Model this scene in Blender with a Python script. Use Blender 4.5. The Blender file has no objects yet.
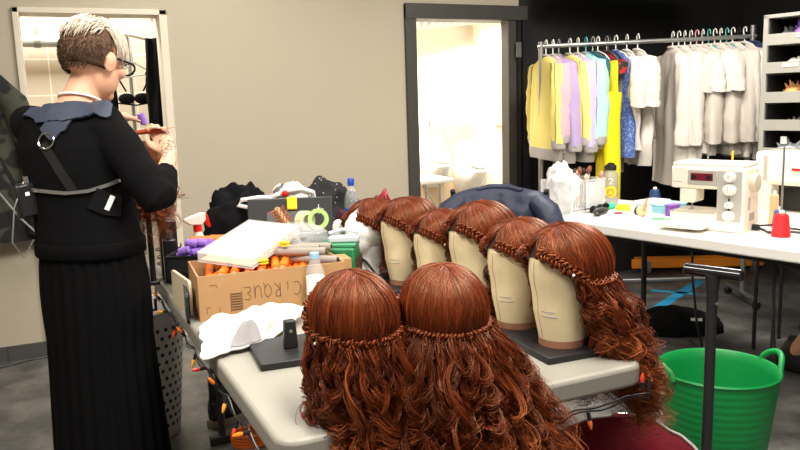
import bpy, bmesh, math, random
import numpy as np
from mathutils import Vector, Matrix, Euler, noise
from mathutils.bvhtree import BVHTree
random.seed(7); RNG = np.random.default_rng(11)
PI = math.pi
scene = bpy.context.scene
COL = scene.collection
R = math.radians

# ------------------------------------------------------------------ materials
def S(r, g, b):
    f = lambda c: (c/255/12.92) if c/255 <= .04045 else ((c/255+.055)/1.055)**2.4
    return (f(r), f(g), f(b))

def mat(name, rgb, rough=.6, metal=0., var=.10, vs=14., bump=0., bs=60., trans=0., alpha=1., coat=0., sheen=0., emit=None, estr=0., sss=0., spec=.5, stretch=None, ior=1.45):
    m = bpy.data.materials.new(name); m.use_nodes = True
    nt = m.node_tree; n = nt.nodes; l = nt.links
    p = n['Principled BSDF']
    p.inputs['Roughness'].default_value = rough; p.inputs['Metallic'].default_value = metal
    p.inputs['Transmission Weight'].default_value = trans; p.inputs['Alpha'].default_value = alpha
    p.inputs['Coat Weight'].default_value = coat; p.inputs['Sheen Weight'].default_value = sheen
    p.inputs['Specular IOR Level'].default_value = spec; p.inputs['IOR'].default_value = ior
    if sss:
        p.inputs['Subsurface Weight'].default_value = sss; p.inputs['Subsurface Radius'].default_value = (.01, .004, .002)
    if emit:
        p.inputs['Emission Color'].default_value = (*emit, 1); p.inputs['Emission Strength'].default_value = estr
    tc = n.new('ShaderNodeTexCoord'); src = tc.outputs['Object']
    if stretch:
        mp = n.new('ShaderNodeMapping'); mp.inputs['Scale'].default_value = stretch; l.new(src, mp.inputs['Vector']); src = mp.outputs['Vector']
    nz = n.new('ShaderNodeTexNoise'); nz.inputs['Scale'].default_value = vs; nz.inputs['Detail'].default_value = 4
    l.new(src, nz.inputs['Vector'])
    mx = n.new('ShaderNodeMix'); mx.data_type = 'RGBA'
    mx.inputs['A'].default_value = (*[c*(1-var) for c in rgb], 1); mx.inputs['B'].default_value = (*[min(1, c*(1+var)) for c in rgb], 1)
    l.new(nz.outputs['Fac'], mx.inputs['Factor']); l.new(mx.outputs['Result'], p.inputs['Base Color'])
    if bump:
        nb = n.new('ShaderNodeTexNoise'); nb.inputs['Scale'].default_value = bs; nb.inputs['Detail'].default_value = 5
        l.new(src, nb.inputs['Vector'])
        b = n.new('ShaderNodeBump'); b.inputs['Strength'].default_value = bump; b.inputs['Distance'].default_value = .01
        l.new(nb.outputs['Fac'], b.inputs['Height']); l.new(b.outputs['Normal'], p.inputs['Normal'])
    return m

def two_tone(name, c1, c2, scale, lo, hi, rough=.8, detail=2, kind='NOISE', bump=0., stretch=(1, 1, 1)):
    """a fabric or surface with a printed blotch pattern"""
    m = mat(name, c1, rough, bump=bump); nt = m.node_tree; n = nt.nodes; l = nt.links
    tc = n.new('ShaderNodeTexCoord'); mp = n.new('ShaderNodeMapping'); mp.inputs['Scale'].default_value = stretch
    l.new(tc.outputs['Object'], mp.inputs['Vector'])
    if kind == 'NOISE':
        t = n.new('ShaderNodeTexNoise'); t.inputs['Detail'].default_value = detail; out = t.outputs['Fac']
    else:
        t = n.new('ShaderNodeTexVoronoi'); out = t.outputs['Distance']
    t.inputs['Scale'].default_value = scale; l.new(mp.outputs['Vector'], t.inputs['Vector'])
    cr = n.new('ShaderNodeValToRGB'); cr.color_ramp.elements[0].position = lo; cr.color_ramp.elements[1].position = hi
    cr.color_ramp.elements[0].color = (*c1, 1); cr.color_ramp.elements[1].color = (*c2, 1)
    l.new(out, cr.inputs['Fac']); l.new(cr.outputs['Color'], n['Principled BSDF'].inputs['Base Color'])
    return m

# ------------------------------------------------------------------ mesh builder
def rotm(rx=0, ry=0, rz=0): return Euler((rx, ry, rz)).to_matrix()

class MB:
    def __init__(s): s.v = []; s.f = []
    def add(s, vs, fs, M=None, c=(0, 0, 0)):
        o = len(s.v); c = Vector(c)
        for p in vs:
            p = Vector(p)
            if M is not None: p = M @ p
            s.v.append(tuple(p+c))
        s.f += [tuple(i+o for i in q) for q in fs]; return s
    def box(s, c, size, M=None):
        x, y, z = (k/2 for k in size)
        vs = [(-x,-y,-z),(x,-y,-z),(x,y,-z),(-x,y,-z),(-x,-y,z),(x,-y,z),(x,y,z),(-x,y,z)]
        return s.add(vs, [(0,3,2,1),(4,5,6,7),(0,1,5,4),(1,2,6,5),(2,3,7,6),(3,0,4,7)], M, c)
    def bx(s, x0, x1, y0, y1, z0, z1): return s.box(((x0+x1)/2,(y0+y1)/2,(z0+z1)/2),(x1-x0,y1-y0,z1-z0))
    def loft(s, rings, caps=True, closed=False, M=None, c=(0,0,0)):
        n = len(rings[0]); vs = [p for r in rings for p in r]; fs = []
        m = len(rings)
        for i in range(m if closed else m-1):
            a = i*n; b = ((i+1) % m)*n
            for j in range(n):
                k = (j+1) % n; fs.append((a+j, a+k, b+k, b+j))
        if caps and not closed:
            fs.append(tuple(range(n))[::-1]); fs.append(tuple(range((m-1)*n, m*n)))
        return s.add(vs, fs, M, c)
    def tube(s, pts, r, n=8, caps=True, closed=False, flat=1., up=None):
        pts = [Vector(p) for p in pts]; m = len(pts); rs = r if isinstance(r, (list, tuple)) else [r]*m
        rings = []; nrm = None
        for i, p in enumerate(pts):
            if closed: t = pts[(i+1) % m]-pts[i-1]
            else: t = pts[min(i+1, m-1)]-pts[max(i-1, 0)]
            if t.length < 1e-9: t = Vector((0, 0, 1))
            t.normalize()
            if nrm is None:
                ref = Vector(up) if up else (Vector((0, 0, 1)) if abs(t.z) < .9 else Vector((1, 0, 0)))
                nrm = ref - t*ref.dot(t)
            else: nrm = nrm - t*nrm.dot(t)
            nrm.normalize(); b = t.cross(nrm)
            rings.append([p + (b*math.cos(2*PI*j/n) + nrm*math.sin(2*PI*j/n)*flat)*rs[i] for j in range(n)])
        return s.loft(rings, caps, closed)
    def lathe(s, prof, c=(0,0,0), n=24, M=None, sx=1., sy=1., caps=True):
        return s.loft([[(r*sx*math.cos(2*PI*j/n), r*sy*math.sin(2*PI*j/n), z) for j in range(n)] for r, z in prof], caps, M=M, c=c)
    def cyl(s, c, r, h, n=20, M=None): return s.lathe([(r, -h/2), (r, h/2)], c, n, M)
    def ell(s, c, rad, n=20, m=12, M=None):
        prof = [(max(math.sin(PI*i/m), 1e-3), -math.cos(PI*i/m)) for i in range(m+1)]
        rings = [[(r*rad[0]*math.cos(2*PI*j/n), r*rad[1]*math.sin(2*PI*j/n), z*rad[2]) for j in range(n)] for r, z in prof]
        return s.loft(rings, True, M=M, c=c)
    def prism(s, poly, z0, z1, M=None, c=(0,0,0)):
        return s.loft([[(x, y, z0) for x, y in poly], [(x, y, z1) for x, y in poly]], True, M=M, c=c)
    def grid(s, fn, nu, nv):
        vs = [fn(i/nu, j/nv) for j in range(nv+1) for i in range(nu+1)]; w = nu+1
        return s.add(vs, [(j*w+i, j*w+i+1, (j+1)*w+i+1, (j+1)*w+i) for j in range(nv) for i in range(nu)])
    def mesh(s, name, smooth=True, ang=40):
        me = bpy.data.meshes.new(name); me.from_pydata(s.v, [], s.f); me.update()
        bm = bmesh.new(); bm.from_mesh(me); bmesh.ops.recalc_face_normals(bm, faces=bm.faces); bm.to_mesh(me); bm.free()
        if smooth:
            me.polygons.foreach_set('use_smooth', [True]*len(me.polygons)); me.set_sharp_from_angle(angle=R(ang))
        return me
    def build(s, name, material, parent=None, smooth=True, bevel=0., solid=0., sub=0, ang=40, loc=None, rotz=0., seg=2):
        o = bpy.data.objects.new(name, s.mesh(name, smooth, ang)); COL.objects.link(o)
        o.data.materials.append(material)
        if parent: o.parent = parent
        if loc is not None: o.location = loc; o.rotation_euler = (0, 0, rotz)
        if solid:
            d = o.modifiers.new('thickness', 'SOLIDIFY'); d.thickness = solid; d.offset = 0
        if bevel:
            b = o.modifiers.new('bevel', 'BEVEL'); b.width = bevel; b.segments = seg; b.limit_method = 'ANGLE'; b.angle_limit = R(35)
        if sub:
            q = o.modifiers.new('sub', 'SUBSURF'); q.levels = sub; q.render_levels = sub
        return o

def tag(o, label=None, cat=None, group=None, kind=None):
    if label: o['label'] = label
    if cat: o['category'] = cat
    if group: o['group'] = group
    if kind: o['kind'] = kind
    return o
def thing(name, label, cat, loc=(0,0,0), rotz=0., group=None):
    o = bpy.data.objects.new(name, None); COL.objects.link(o); o.empty_display_size = .05
    o.location = loc; o.rotation_euler = (0, 0, rotz); return tag(o, label, cat, group)
def kids(o): return list(o.children)
def dup(o, parent=None, loc=None, rotz=None, label=None, group=None):
    c = o.copy(); COL.objects.link(c)
    if parent: c.parent = parent
    if loc is not None: c.location = loc
    if rotz is not None: c.rotation_euler = (0, 0, rotz)
    if label: c['label'] = label
    if group: c['group'] = group
    for k in list(o.children): dup(k, c)
    return c
def struct(mb, name, m, **kw): return tag(mb.build(name, m, **kw), kind='structure')
def nz(p, s=1., o=0.): return noise.noise(Vector(p)*s + Vector((o, o*1.7, o*.6)))
def remeshed(mb, name, material, parent, voxel, smooth_it=3, fac=.5):
    """fuse the shapes of mb into one continuous skin"""
    me = mb.mesh(name+'_raw'); o = bpy.data.objects.new(name+'_raw', me); COL.objects.link(o)
    r = o.modifiers.new('r', 'REMESH'); r.mode = 'VOXEL'; r.voxel_size = voxel; r.use_smooth_shade = True
    if smooth_it:
        sm = o.modifiers.new('s', 'SMOOTH'); sm.iterations = smooth_it; sm.factor = fac
    dg = bpy.context.evaluated_depsgraph_get(); new = bpy.data.meshes.new_from_object(o.evaluated_get(dg))
    bpy.data.objects.remove(o); bpy.data.meshes.remove(me)
    new.name = name; new.materials.clear(); new.materials.append(material)
    new.polygons.foreach_set('use_smooth', [True]*len(new.polygons))
    ob = bpy.data.objects.new(name, new); COL.objects.link(ob)
    if parent: ob.parent = parent
    return ob

# ------------------------------------------------------------------ strands of hair as thin tubes
def strands(P, rad, tint, name, material, parent, sides=3, taper=.25):
    """P (N,M,3) paths; rad (N,) radius; tint (N,) or (N,M) own colour of each strand"""
    N, M, _ = P.shape
    T = np.gradient(P, axis=1); T /= np.linalg.norm(T, axis=2, keepdims=True)+1e-12
    A = np.zeros_like(P); ref = np.where(np.abs(T[:, 0, 2:3]) < .9, np.array([0., 0., 1.]), np.array([1., 0., 0.]))
    cur = np.cross(T[:, 0], ref)
    for j in range(M):                                   # carry the side direction along each strand
        cur = cur - T[:, j]*np.sum(cur*T[:, j], axis=1, keepdims=True); cur /= np.linalg.norm(cur, axis=1, keepdims=True)+1e-12; A[:, j] = cur
    B = np.cross(T, A)
    t = np.linspace(0, 1, M); prof = 1-(1-taper)*np.clip((t-.7)/.3, 0, 1)**1.5
    r = rad[:, None]*prof[None]
    V = np.stack([P + (A*math.cos(2*PI*k/sides)+B*math.sin(2*PI*k/sides))*r[..., None] for k in range(sides)], axis=2)
    idx = np.arange(N*M*sides).reshape(N, M, sides)
    q = []
    for k in range(sides):
        k2 = (k+1) % sides
        q.append(np.stack([idx[:, :-1, k], idx[:, :-1, k2], idx[:, 1:, k2], idx[:, 1:, k]], axis=-1).reshape(-1, 4))
    Q = np.concatenate(q)
    me = bpy.data.meshes.new(name)
    me.vertices.add(N*M*sides); me.vertices.foreach_set('co', V.reshape(-1).astype(np.float32))
    me.loops.add(Q.size); me.loops.foreach_set('vertex_index', Q.reshape(-1).astype(np.int32))
    me.polygons.add(len(Q)); me.polygons.foreach_set('loop_start', np.arange(0, Q.size, 4, dtype=np.int32))
    me.polygons.foreach_set('use_smooth', np.ones(len(Q), dtype=bool))
    me.update(calc_edges=True)
    if tint.ndim == 1: tint = np.repeat(tint[:, None], M, 1)
    at = me.attributes.new('tint', 'FLOAT', 'POINT'); at.data.foreach_set('value', np.repeat(tint[..., None], sides, 2).reshape(-1).astype(np.float32))
    me.materials.append(material)
    o = bpy.data.objects.new(name, me); COL.objects.link(o); o.parent = parent
    return o
def hair_mat(name, c0, c1, c2, rough=.36, spec=.55):
    m = bpy.data.materials.new(name); m.use_nodes = True; nt = m.node_tree; n = nt.nodes; l = nt.links; p = n['Principled BSDF']
    a = n.new('ShaderNodeAttribute'); a.attribute_name = 'tint'
    cr = n.new('ShaderNodeValToRGB'); e = cr.color_ramp.elements
    e[0].color = (*c0, 1); e[1].color = (*c2, 1); k = e.new(.5); k.color = (*c1, 1)
    l.new(a.outputs['Fac'], cr.inputs['Fac']); l.new(cr.outputs['Color'], p.inputs['Base Color'])
    p.inputs['Roughness'].default_value = rough; p.inputs['Specular IOR Level'].default_value = spec
    p.inputs['Specular Tint'].default_value = (1, .62, .36, 1)
    return m
# ------------------------------------------------------------------ shared materials
M = {}
M['wall'] = mat('beige_paint', S(188, 177, 156), .75, var=.04, vs=3, bump=.05, bs=120)
M['black_wall'] = mat('black_paint', (.016, .015, .014), .6, var=.2, vs=2)
M['base_tile'] = mat('grey_tile', S(78, 76, 74), .5, var=.1)
M['ceiling'] = mat('ceiling_paint', (.25, .24, .23), .9)
M['white_plastic'] = mat('white_plastic', S(232, 228, 220), .4, var=.02)
M['table_plastic'] = mat('blow_moulded_plastic', S(145, 141, 131), .42, var=.05, vs=9, bump=.06, bs=160)
M['dark_frame'] = mat('door_frame_paint', S(66, 64, 60), .5, var=.06)
M['black_metal'] = mat('black_metal', (.018, .018, .019), .35, var=.1)
M['black_plastic'] = mat('black_plastic', (.014, .014, .015), .32, var=.1)
M['dark_steel'] = mat('dark_steel', (.06, .06, .062), .45, metal=.4)
M['grey_metal'] = mat('grey_metal', (.38, .38, .37), .35, metal=.8)
M['chrome'] = mat('chrome', (.75, .75, .74), .18, metal=1)
M['black_cloth'] = mat('black_cloth', (.007, .007, .008), .9, var=.25, vs=40, bump=.25, bs=300, spec=.12)
M['white_cloth'] = mat('white_cloth', S(238, 236, 232), .85, var=.03, bump=.2, bs=300)
M['grey_cloth'] = mat('grey_cloth', S(150, 146, 146), .85)
M['cardboard'] = mat('cardboard', S(176, 136, 92), .85, var=.07, vs=20, bump=.08, bs=200)
M['marker'] = mat('marker_ink', S(96, 66, 40), .8)
M['orange'] = mat('orange_plastic', S(245, 118, 20), .45, var=.06)
M['purple'] = mat('purple_foam', S(160, 120, 215), .7, var=.08)
M['yellow'] = mat('yellow_plastic', S(250, 205, 30), .45)
M['frosted'] = mat('frosted_plastic', S(240, 240, 238), .35, alpha=.26)
M['clear'] = mat('clear_plastic', (.93, .95, .96), .08, alpha=.22)
M['rubber'] = mat('black_rubber', (.012, .012, .012), .6)
M['white_gloss'] = mat('white_ceramic', S(240, 238, 232), .15, coat=.4)
M['paper'] = mat('white_paper', S(245, 245, 242), .8)
M['red'] = mat('red_plastic', S(215, 28, 24), .4)
M['wood'] = mat('pale_wood', S(196, 150, 104), .6, stretch=(1, 8, 1))
M['blue'] = mat('blue_plastic', S(30, 70, 170), .35)

# ------------------------------------------------------------------ floor: worn dark concrete
fm = mat('concrete_floor', S(92, 90, 86), .42, var=.3, vs=1.3, bump=.05, bs=40)
nt = fm.node_tree; n = nt.nodes; l = nt.links
tc = n.new('ShaderNodeTexCoord'); v2 = n.new('ShaderNodeTexNoise'); v2.inputs['Scale'].default_value = 5; v2.inputs['Detail'].default_value = 8; v2.inputs['Roughness'].default_value = .7
l.new(tc.outputs['Object'], v2.inputs['Vector'])
cr = n.new('ShaderNodeValToRGB'); cr.color_ramp.elements[0].position = .40; cr.color_ramp.elements[1].position = .78
cr.color_ramp.elements[0].color = (*S(74, 73, 71), 1); cr.color_ramp.elements[1].color = (*S(134, 130, 124), 1)
l.new(v2.outputs['Fac'], cr.inputs['Fac']); l.new(cr.outputs['Color'], n['Principled BSDF'].inputs['Base Color'])
struct(MB().bx(-3, 7.2, -2.5, 8.2, -.1, 0), 'floor', fm, smooth=False)
WY = 4.5; H = 2.75
# back wall with two openings: the tiled shower opening (x -.15...62) and the washroom door (2.12...2.83)
wb = MB()
wb.bx(-3, -.15, WY, WY+.14, 0, H); wb.bx(-.15, .62, WY, WY+.14, 1.868, H)
wb.bx(.62, 2.10, WY, WY+.14, 0, H); wb.bx(2.10, 2.88, WY, WY+.14, 1.885, H); wb.bx(2.88, 2.93, WY, WY+.07, 0, H)
struct(wb, 'wall_back', M['wall'], smooth=False)
struct(MB().bx(2.93, 5.15, WY-.004, WY+.07, 0, H), 'wall_dark', M['black_wall'], smooth=False)
struct(MB().bx(5.0, 5.15, -2.5, WY-.005, 0, H), 'wall_right', M['black_wall'], smooth=False)
struct(MB().bx(-3.15, -3, -2.5, 8.2, 0, H), 'wall_left', M['wall'], smooth=False)
struct(MB().bx(-3.15, 5.15, -2.5, 4.64, H, H+.1), 'ceiling', M['ceiling'], smooth=False)
struct(MB().bx(-3, -.155, WY-.014, WY, 0, .082).bx(.63, 2.06, WY-.014, WY, 0, .082), 'baseboard_back', M['base_tile'], smooth=False)
# frame of the shower opening
cream = mat('cream_frame', S(226, 216, 196), .5, var=.03)
struct(MB().bx(-.15, -.118, WY-.02, WY+.16, 0, 1.868).bx(.578, .62, WY-.02, WY+.16, 0, 1.868).bx(-.15, .62, WY-.02, WY+.16, 1.838, 1.868), 'trim_1', cream, bevel=.004)
# washroom door frame, dark
d = struct(MB().bx(2.075, 2.15, WY-.025, WY+.16, 0, 1.935).bx(2.835, 2.90, WY-.02, WY+.075, 0, 1.935).bx(2.075, 2.985, WY-.03, WY+.16, 1.845, 1.94), 'trim_2', M['dark_frame'], bevel=.003)
MB().bx(2.895, 2.915, WY-.05, WY-.02, 0, 1.84).bx(2.93, 2.985, WY-.05, WY-.01, 0, 1.84).build('stop_strip', M['black_metal'], d)
MB().bx(2.875, 2.915, WY-.056, WY-.05, 1.60, 1.70).build('hinge', M['grey_metal'], d)

# ------------------------------------------------------------------ shower room behind the left opening
def tile_mat(name, c1, c2, w, h, mortar=.012):
    m = bpy.data.materials.new(name); m.use_nodes = True; nt = m.node_tree; n = nt.nodes; l = nt.links
    tc = n.new('ShaderNodeTexCoord'); sp = n.new('ShaderNodeSeparateXYZ'); cb = n.new('ShaderNodeCombineXYZ'); ad = n.new('ShaderNodeMath')
    l.new(tc.outputs['Object'], sp.inputs[0]); l.new(sp.outputs['X'], ad.inputs[0]); l.new(sp.outputs['Y'], ad.inputs[1])
    l.new(ad.outputs[0], cb.inputs['X']); l.new(sp.outputs['Z'], cb.inputs['Y'])
    b = n.new('ShaderNodeTexBrick'); b.offset = 0; b.inputs['Scale'].default_value = 1; b.inputs['Brick Width'].default_value = w; b.inputs['Row Height'].default_value = h
    b.inputs['Mortar Size'].default_value = mortar*.35; b.inputs['Color1'].default_value = (*c1, 1); b.inputs['Color2'].default_value = (*[k*.96 for k in c1], 1); b.inputs['Mortar'].default_value = (*c2, 1)
    l.new(cb.outputs[0], b.inputs['Vector']); l.new(b.outputs['Color'], n['Principled BSDF'].inputs['Base Color'])
    n['Principled BSDF'].inputs['Roughness'].default_value = .3
    return m
tm = tile_mat('shower_tiles', S(198, 186, 166), S(236, 228, 212), .19, .24)
struct(MB().bx(-1.2, .39, 5.7, 5.8, 0, 2.5), 'wall_shower_back', tm, smooth=False)
struct(MB().add([(.39, 5.75, 0), (.39, 5.75, 2.5), (.75, 4.66, 2.5), (.75, 4.66, 0), (.85, 4.66, 0), (.85, 4.66, 2.5), (.49, 5.75, 2.5), (.49, 5.75, 0)],
                [(0, 1, 2, 3), (4, 5, 6, 7), (3, 2, 5, 4), (0, 7, 6, 1), (1, 6, 5, 2), (0, 3, 4, 7)]), 'wall_shower_side', tm, smooth=False)
struct(MB().bx(-1.3, -1.2, 4.66, 5.8, 0, 2.5), 'wall_shower_left', tm, smooth=False)
struct(MB().bx(-1.3, .9, 4.65, 5.8, 2.5, 2.6), 'ceiling_shower', M['ceiling'], smooth=False)
pp = thing('water_pipe', 'fat pale metal pipe running across the tiled shower wall', 'pipe', (0, 5.58, 1.785))
MB().tube([(-.9, 0, 0), (.30, 0, 0)], .037, 16).build('pipe_run', mat('galvanised', (.55, .57, .55), .3, metal=.6), pp)
MB().tube([(-.075, 0, 0), (-.035, 0, 0)], .042, 16).build('coupling', M['grey_metal'], pp)
MB().bx(-.062, -.05, -.006, .12, .03, .09).build('bracket', M['grey_metal'], pp)
# rail with hanging things
rl = thing('shower_rail', 'white grab rail with upright post in the tiled shower opening', 'rail', (.63, 5.06, 0))
MB().tube([(-.235, .02, 1.79), (-.19, .015, 1.79), (-.12, 0, 1.775), (-.02, 0, 1.75), (.02, 0, 1.74)], .012, 10).build('rail_bar', M['white_plastic'], rl)
MB().tube([(.005, .02, 1.74), (.005, .02, 1.90)], .012, 10).bx(-.03, .035, .005, .04, 1.875, 1.915).build('rail_post', M['white_plastic'], rl)
MB().tube([(-.17, .05, .4), (-.17, .05, 1.80)], .011, 10).bx(-.19, -.15, .03, .065, 1.62, 1.68).build('riser_pipe', M['grey_metal'], rl)
hg = thing('clothes_hanger', 'white hanger on the shower rail with black bra on it', 'hanger', (.47, 5.05, 1.79))
MB().tube([(.012, 0, .0), (.004, 0, .014), (-.008, 0, .01), (-.006, 0, -.02), (0, 0, -.17)], .0035, 6).build('hook', M['white_plastic'], hg)
MB().tube([(0, 0, -.17), (-.10, 0, -.27), (.12, 0, -.24), (0, 0, -.17)], .006, 8).build('shoulders', M['white_plastic'], hg)
br = thing('bra', 'black bra hanging from white hanger in shower opening', 'bra', (.47, 5.03, 1.40))
for sx in (-1, 1):
    MB().ell((sx*.046-.005, 0, -.004), (.049, .022, .034), 16, 10).build('cup', M['black_cloth'], br)
    MB().tube([(sx*.05, 0, .04), (sx*.085, .0, .11), (sx*.075+.0, .01, .155)], .006, 6).build('strap', M['black_cloth'], br)
MB().tube([(-.10, .01, -.03), (0, -.02, -.045), (.10, .01, -.03)], [.012]*3, 8, flat=.4).build('band', M['black_cloth'], br)
def hanging(name, label, cat, loc, w, L, m, seed, th=.03, group=None, taper=.75):
    def ring(t):
        k = (taper+(1-taper)*min(1, t*2.2)); z = -L*t
        return [((w*k*math.cos(a) + .012*nz((math.cos(a)*2, t*4, seed))), th*(1+.5*math.sin(a*5+seed+t*3))*math.sin(a), z) for a in [2*PI*j/26 for j in range(26)]]
    return tag(MB().loft([ring(i/12) for i in range(13)]).build(name, m, loc=loc), label, cat, group)
hanging('dress', 'long black dress hung over the end of the shower rail', 'dress', (.585, 4.86, 1.745), .065, .75, M['black_cloth'], 2, .04)
hanging('leggings', 'black leggings hanging beside the cream frame behind long dress', 'leggings', (.70, 4.9, 1.62), .022, .5, M['black_cloth'], 5, .02)
hanging('vest', 'black vest hanging low beside the woman\'s glasses', 'vest', (.33, 5.1, 1.48), .05, .45, M['black_cloth'], 7, .02)

# ------------------------------------------------------------------ washroom behind the door
wt = mat('washroom_wall', S(246, 238, 222), .7, var=.02)
struct(MB().bx(1.3, 4.2, 6.3, 6.4, 0, 2.6), 'wall_washroom_back', wt, smooth=False)
struct(MB().bx(4.2, 4.3, 4.66, 6.4, 0, 2.6), 'wall_washroom_right', wt, smooth=False)
struct(MB().bx(1.2, 1.3, 4.66, 6.4, 0, 2.6), 'wall_washroom_left', wt, smooth=False)
struct(MB().bx(1.2, 4.3, 4.65, 6.4, 2.5, 2.6), 'ceiling_washroom', wt, smooth=False)
struct(MB().bx(1.3, 3.62, 6.27, 6.3, 0, 1.10), 'trim_3', tile_mat('washroom_tiles', S(214, 188, 152), S(228, 210, 184), .3, .3), smooth=False)
struct(MB().bx(3.60, 4.2, 6.16, 6.3, 0, 2.5), 'wall_washroom_pier', wt, smooth=False)
def urinal(x, z, label):
    t = thing('urinal', label, 'urinal', (x, 6.26, z))
    prof = [(-.19, .02), (-.17, -.10), (-.05, -.24), (.08, -.24), (.20, -.12), (.24, -.02)]
    rings = []
    for i, (zz, yy) in enumerate([(-.22, .03), (-.19, -.10), (-.10, -.22), (0, -.27), (.08, -.22), (.20, -.10), (.27, -.02)]):
        w = [.06, .11, .14, .15, .14, .12, .08][i]
        rings.append([(w*math.cos(a), .03 + (yy-.03)*max(0, -math.sin(a))**.7 if math.sin(a) < 0 else .03, zz + .0*a) for a in [2*PI*j/20 for j in range(20)]])
    MB().loft(rings).build('bowl', M['white_gloss'], t)
    MB().ell((0, -.17, .10), (.10, .03, .12), 18, 10, rotm(R(-50))).build('basin_hollow', mat('grey_glaze', S(190, 182, 170), .2), t)
    MB().tube([(0, .02, .25), (0, .02, .40)], .012, 8).build('flush_pipe', M['chrome'], t)
urinal(3.12, .75, 'white urinal above the small white table in washroom')
urinal(3.50, .68, 'white urinal beside the white pier in the washroom')
tw = thing('towel_dispenser', 'tall grey and white paper dispenser on washroom wall', 'dispenser', (3.80, 6.16, 1.08))
MB().bx(-.055, .03, -.14, 0, .0, .48).build('side_cover', mat('grey_cover', S(170, 160, 146), .5), tw, bevel=.012)
MB().bx(.03, .15, -.12, 0, -.02, .48).build('front_cover', M['white_plastic'], tw, bevel=.012)
MB().tube([(.03, -.06, .02), (.12, -.06, .02)], .035, 14).build('roll_holder', M['grey_metal'], tw)
bs = thing('wash_basin', 'white wash basin at the washroom pier edge', 'basin', (3.95, 5.93, .66))
MB().lathe([(.07, -.10), (.14, -.04), (.19, .04), (.20, .06), (.17, .06), (.12, .0), (.02, -.03)], n=24).build('bowl', M['white_gloss'], bs)
MB().tube([(.02, .12, .05), (.02, .12, .15), (.02, .04, .16)], .012, 8).build('tap', M['chrome'], bs)
MB().lathe([(.05, -.66), (.06, -.1)], n=16).build('pedestal', M['white_gloss'], bs)
ft = thing('side_table', 'small white folding table with grey legs inside washroom', 'table', (2.75, 5.75, 0))
MB().bx(-.45, .19, -.25, .25, .66, .70).build('tabletop', M['white_plastic'], ft, bevel=.01)
for x, y in ((-.38, -.18), (.10, -.18), (-.38, .18), (.15, .18)):
    MB().tube([(x, y, 0), (x, y, .66)], .014, 8).build('leg', M['grey_metal'], ft)
MB().tube([(.10, -.18, .40), (-.05, -.16, .66)], .008, 6).build('brace', M['grey_metal'], ft)
dk = MB(); pts = [(2.3+i*.02, 5.9+.006*i*.5, 2.0+.0022*i) for i in range(80)]
dk.tube(pts, [.13+(.012 if i % 4 < 2 else 0) for i in range(80)], 20)
tag(dk.build('ventilation_duct', mat('duct_foil', (.55, .54, .52), .35, metal=.5)), 'ribbed silver air duct under the washroom ceiling', 'duct')

# black duct at the top beside the door
du = MB(); pts = [(2.95+i*.02, 4.15-.004*i, 2.07+.0) for i in range(50)]
du.tube(pts, [.10+(.008 if i % 4 < 2 else 0) for i in range(50)], 20)
tag(du.build('flexible_duct', mat('dark_duct', (.10, .10, .10), .4, metal=.5)), 'dark ribbed air duct high above the clothes rack beside door', 'duct')

jn = MB()
for x in (-.62, -.345, .9, 1.2, 1.5, 1.8): jn.bx(x-.002, x+.002, WY-.0150, WY-.013, 0, .082)
struct(jn, 'trim_4', M['dark_steel'], smooth=False)
tag(MB().tube([(-1.2, 4.40, .006), (-.7, 4.33, .006), (-.45, 4.36, .006), (-.25, 4.44, .006), (-.1, 4.47, .006), (.2, 4.46, .006)], .006, 6).build('floor_cable', M['black_plastic']), 'thin black cable lying on the floor along the beige wall', 'cable')
# ------------------------------------------------------------------ tables
T = .735
def rrect(x0, x1, y0, y1, r, n=6):
    out = []
    for cx, cy, a in ((x1-r, y1-r, 0), (x0+r, y1-r, 90), (x0+r, y0+r, 180), (x1-r, y0+r, 270)):
        out += [(cx+r*math.cos(R(a+90*i/n)), cy+r*math.sin(R(a+90*i/n))) for i in range(n+1)]
    return out
def table(name, label, cat, loc, rotz, w, L, legx, legs_y):
    t = thing(name, label, cat, loc, rotz)
    o = MB().prism(rrect(0, w, 0, L, .045), T-.05, T)
    o.build('tabletop', M['table_plastic'], t, bevel=.010, seg=3, ang=50)
    for y in legs_y:
        for x in legx:
            MB().tube([(x, y, .02), (x, y, T-.05)], .014, 10).build('leg', M['dark_steel'], t)
        MB().bx(legx[0]-.05, legx[1]+.05, y-.016, y+.016, 0, .034).build('foot_bar', M['dark_steel'], t, bevel=.006)
        MB().tube([(legx[0], y, .42), (legx[1], y, .42)], .011, 8).build('crossbar', M['dark_steel'], t)
        s = 1 if y < L/2 else -1
        MB().tube([(w/2, y, .42), (w/2, y+s*.30, T-.055)], .009, 8).build('brace', M['dark_steel'], t)
    MB().tube([(.10, .12, T-.06), (.10, L-.12, T-.06)], .012, 8).tube([(w-.10, .12, T-.06), (w-.10, L-.12, T-.06)], .012, 8).build('rail', M['dark_steel'], t)
    return t
t1 = table('folding_table', 'off-white plastic folding table holding the red wigs and the cardboard box', 'table', (.306, 1.236, 0), R(1.2), .845, 1.83, (.225, .66), (.42, 1.68))
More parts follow.
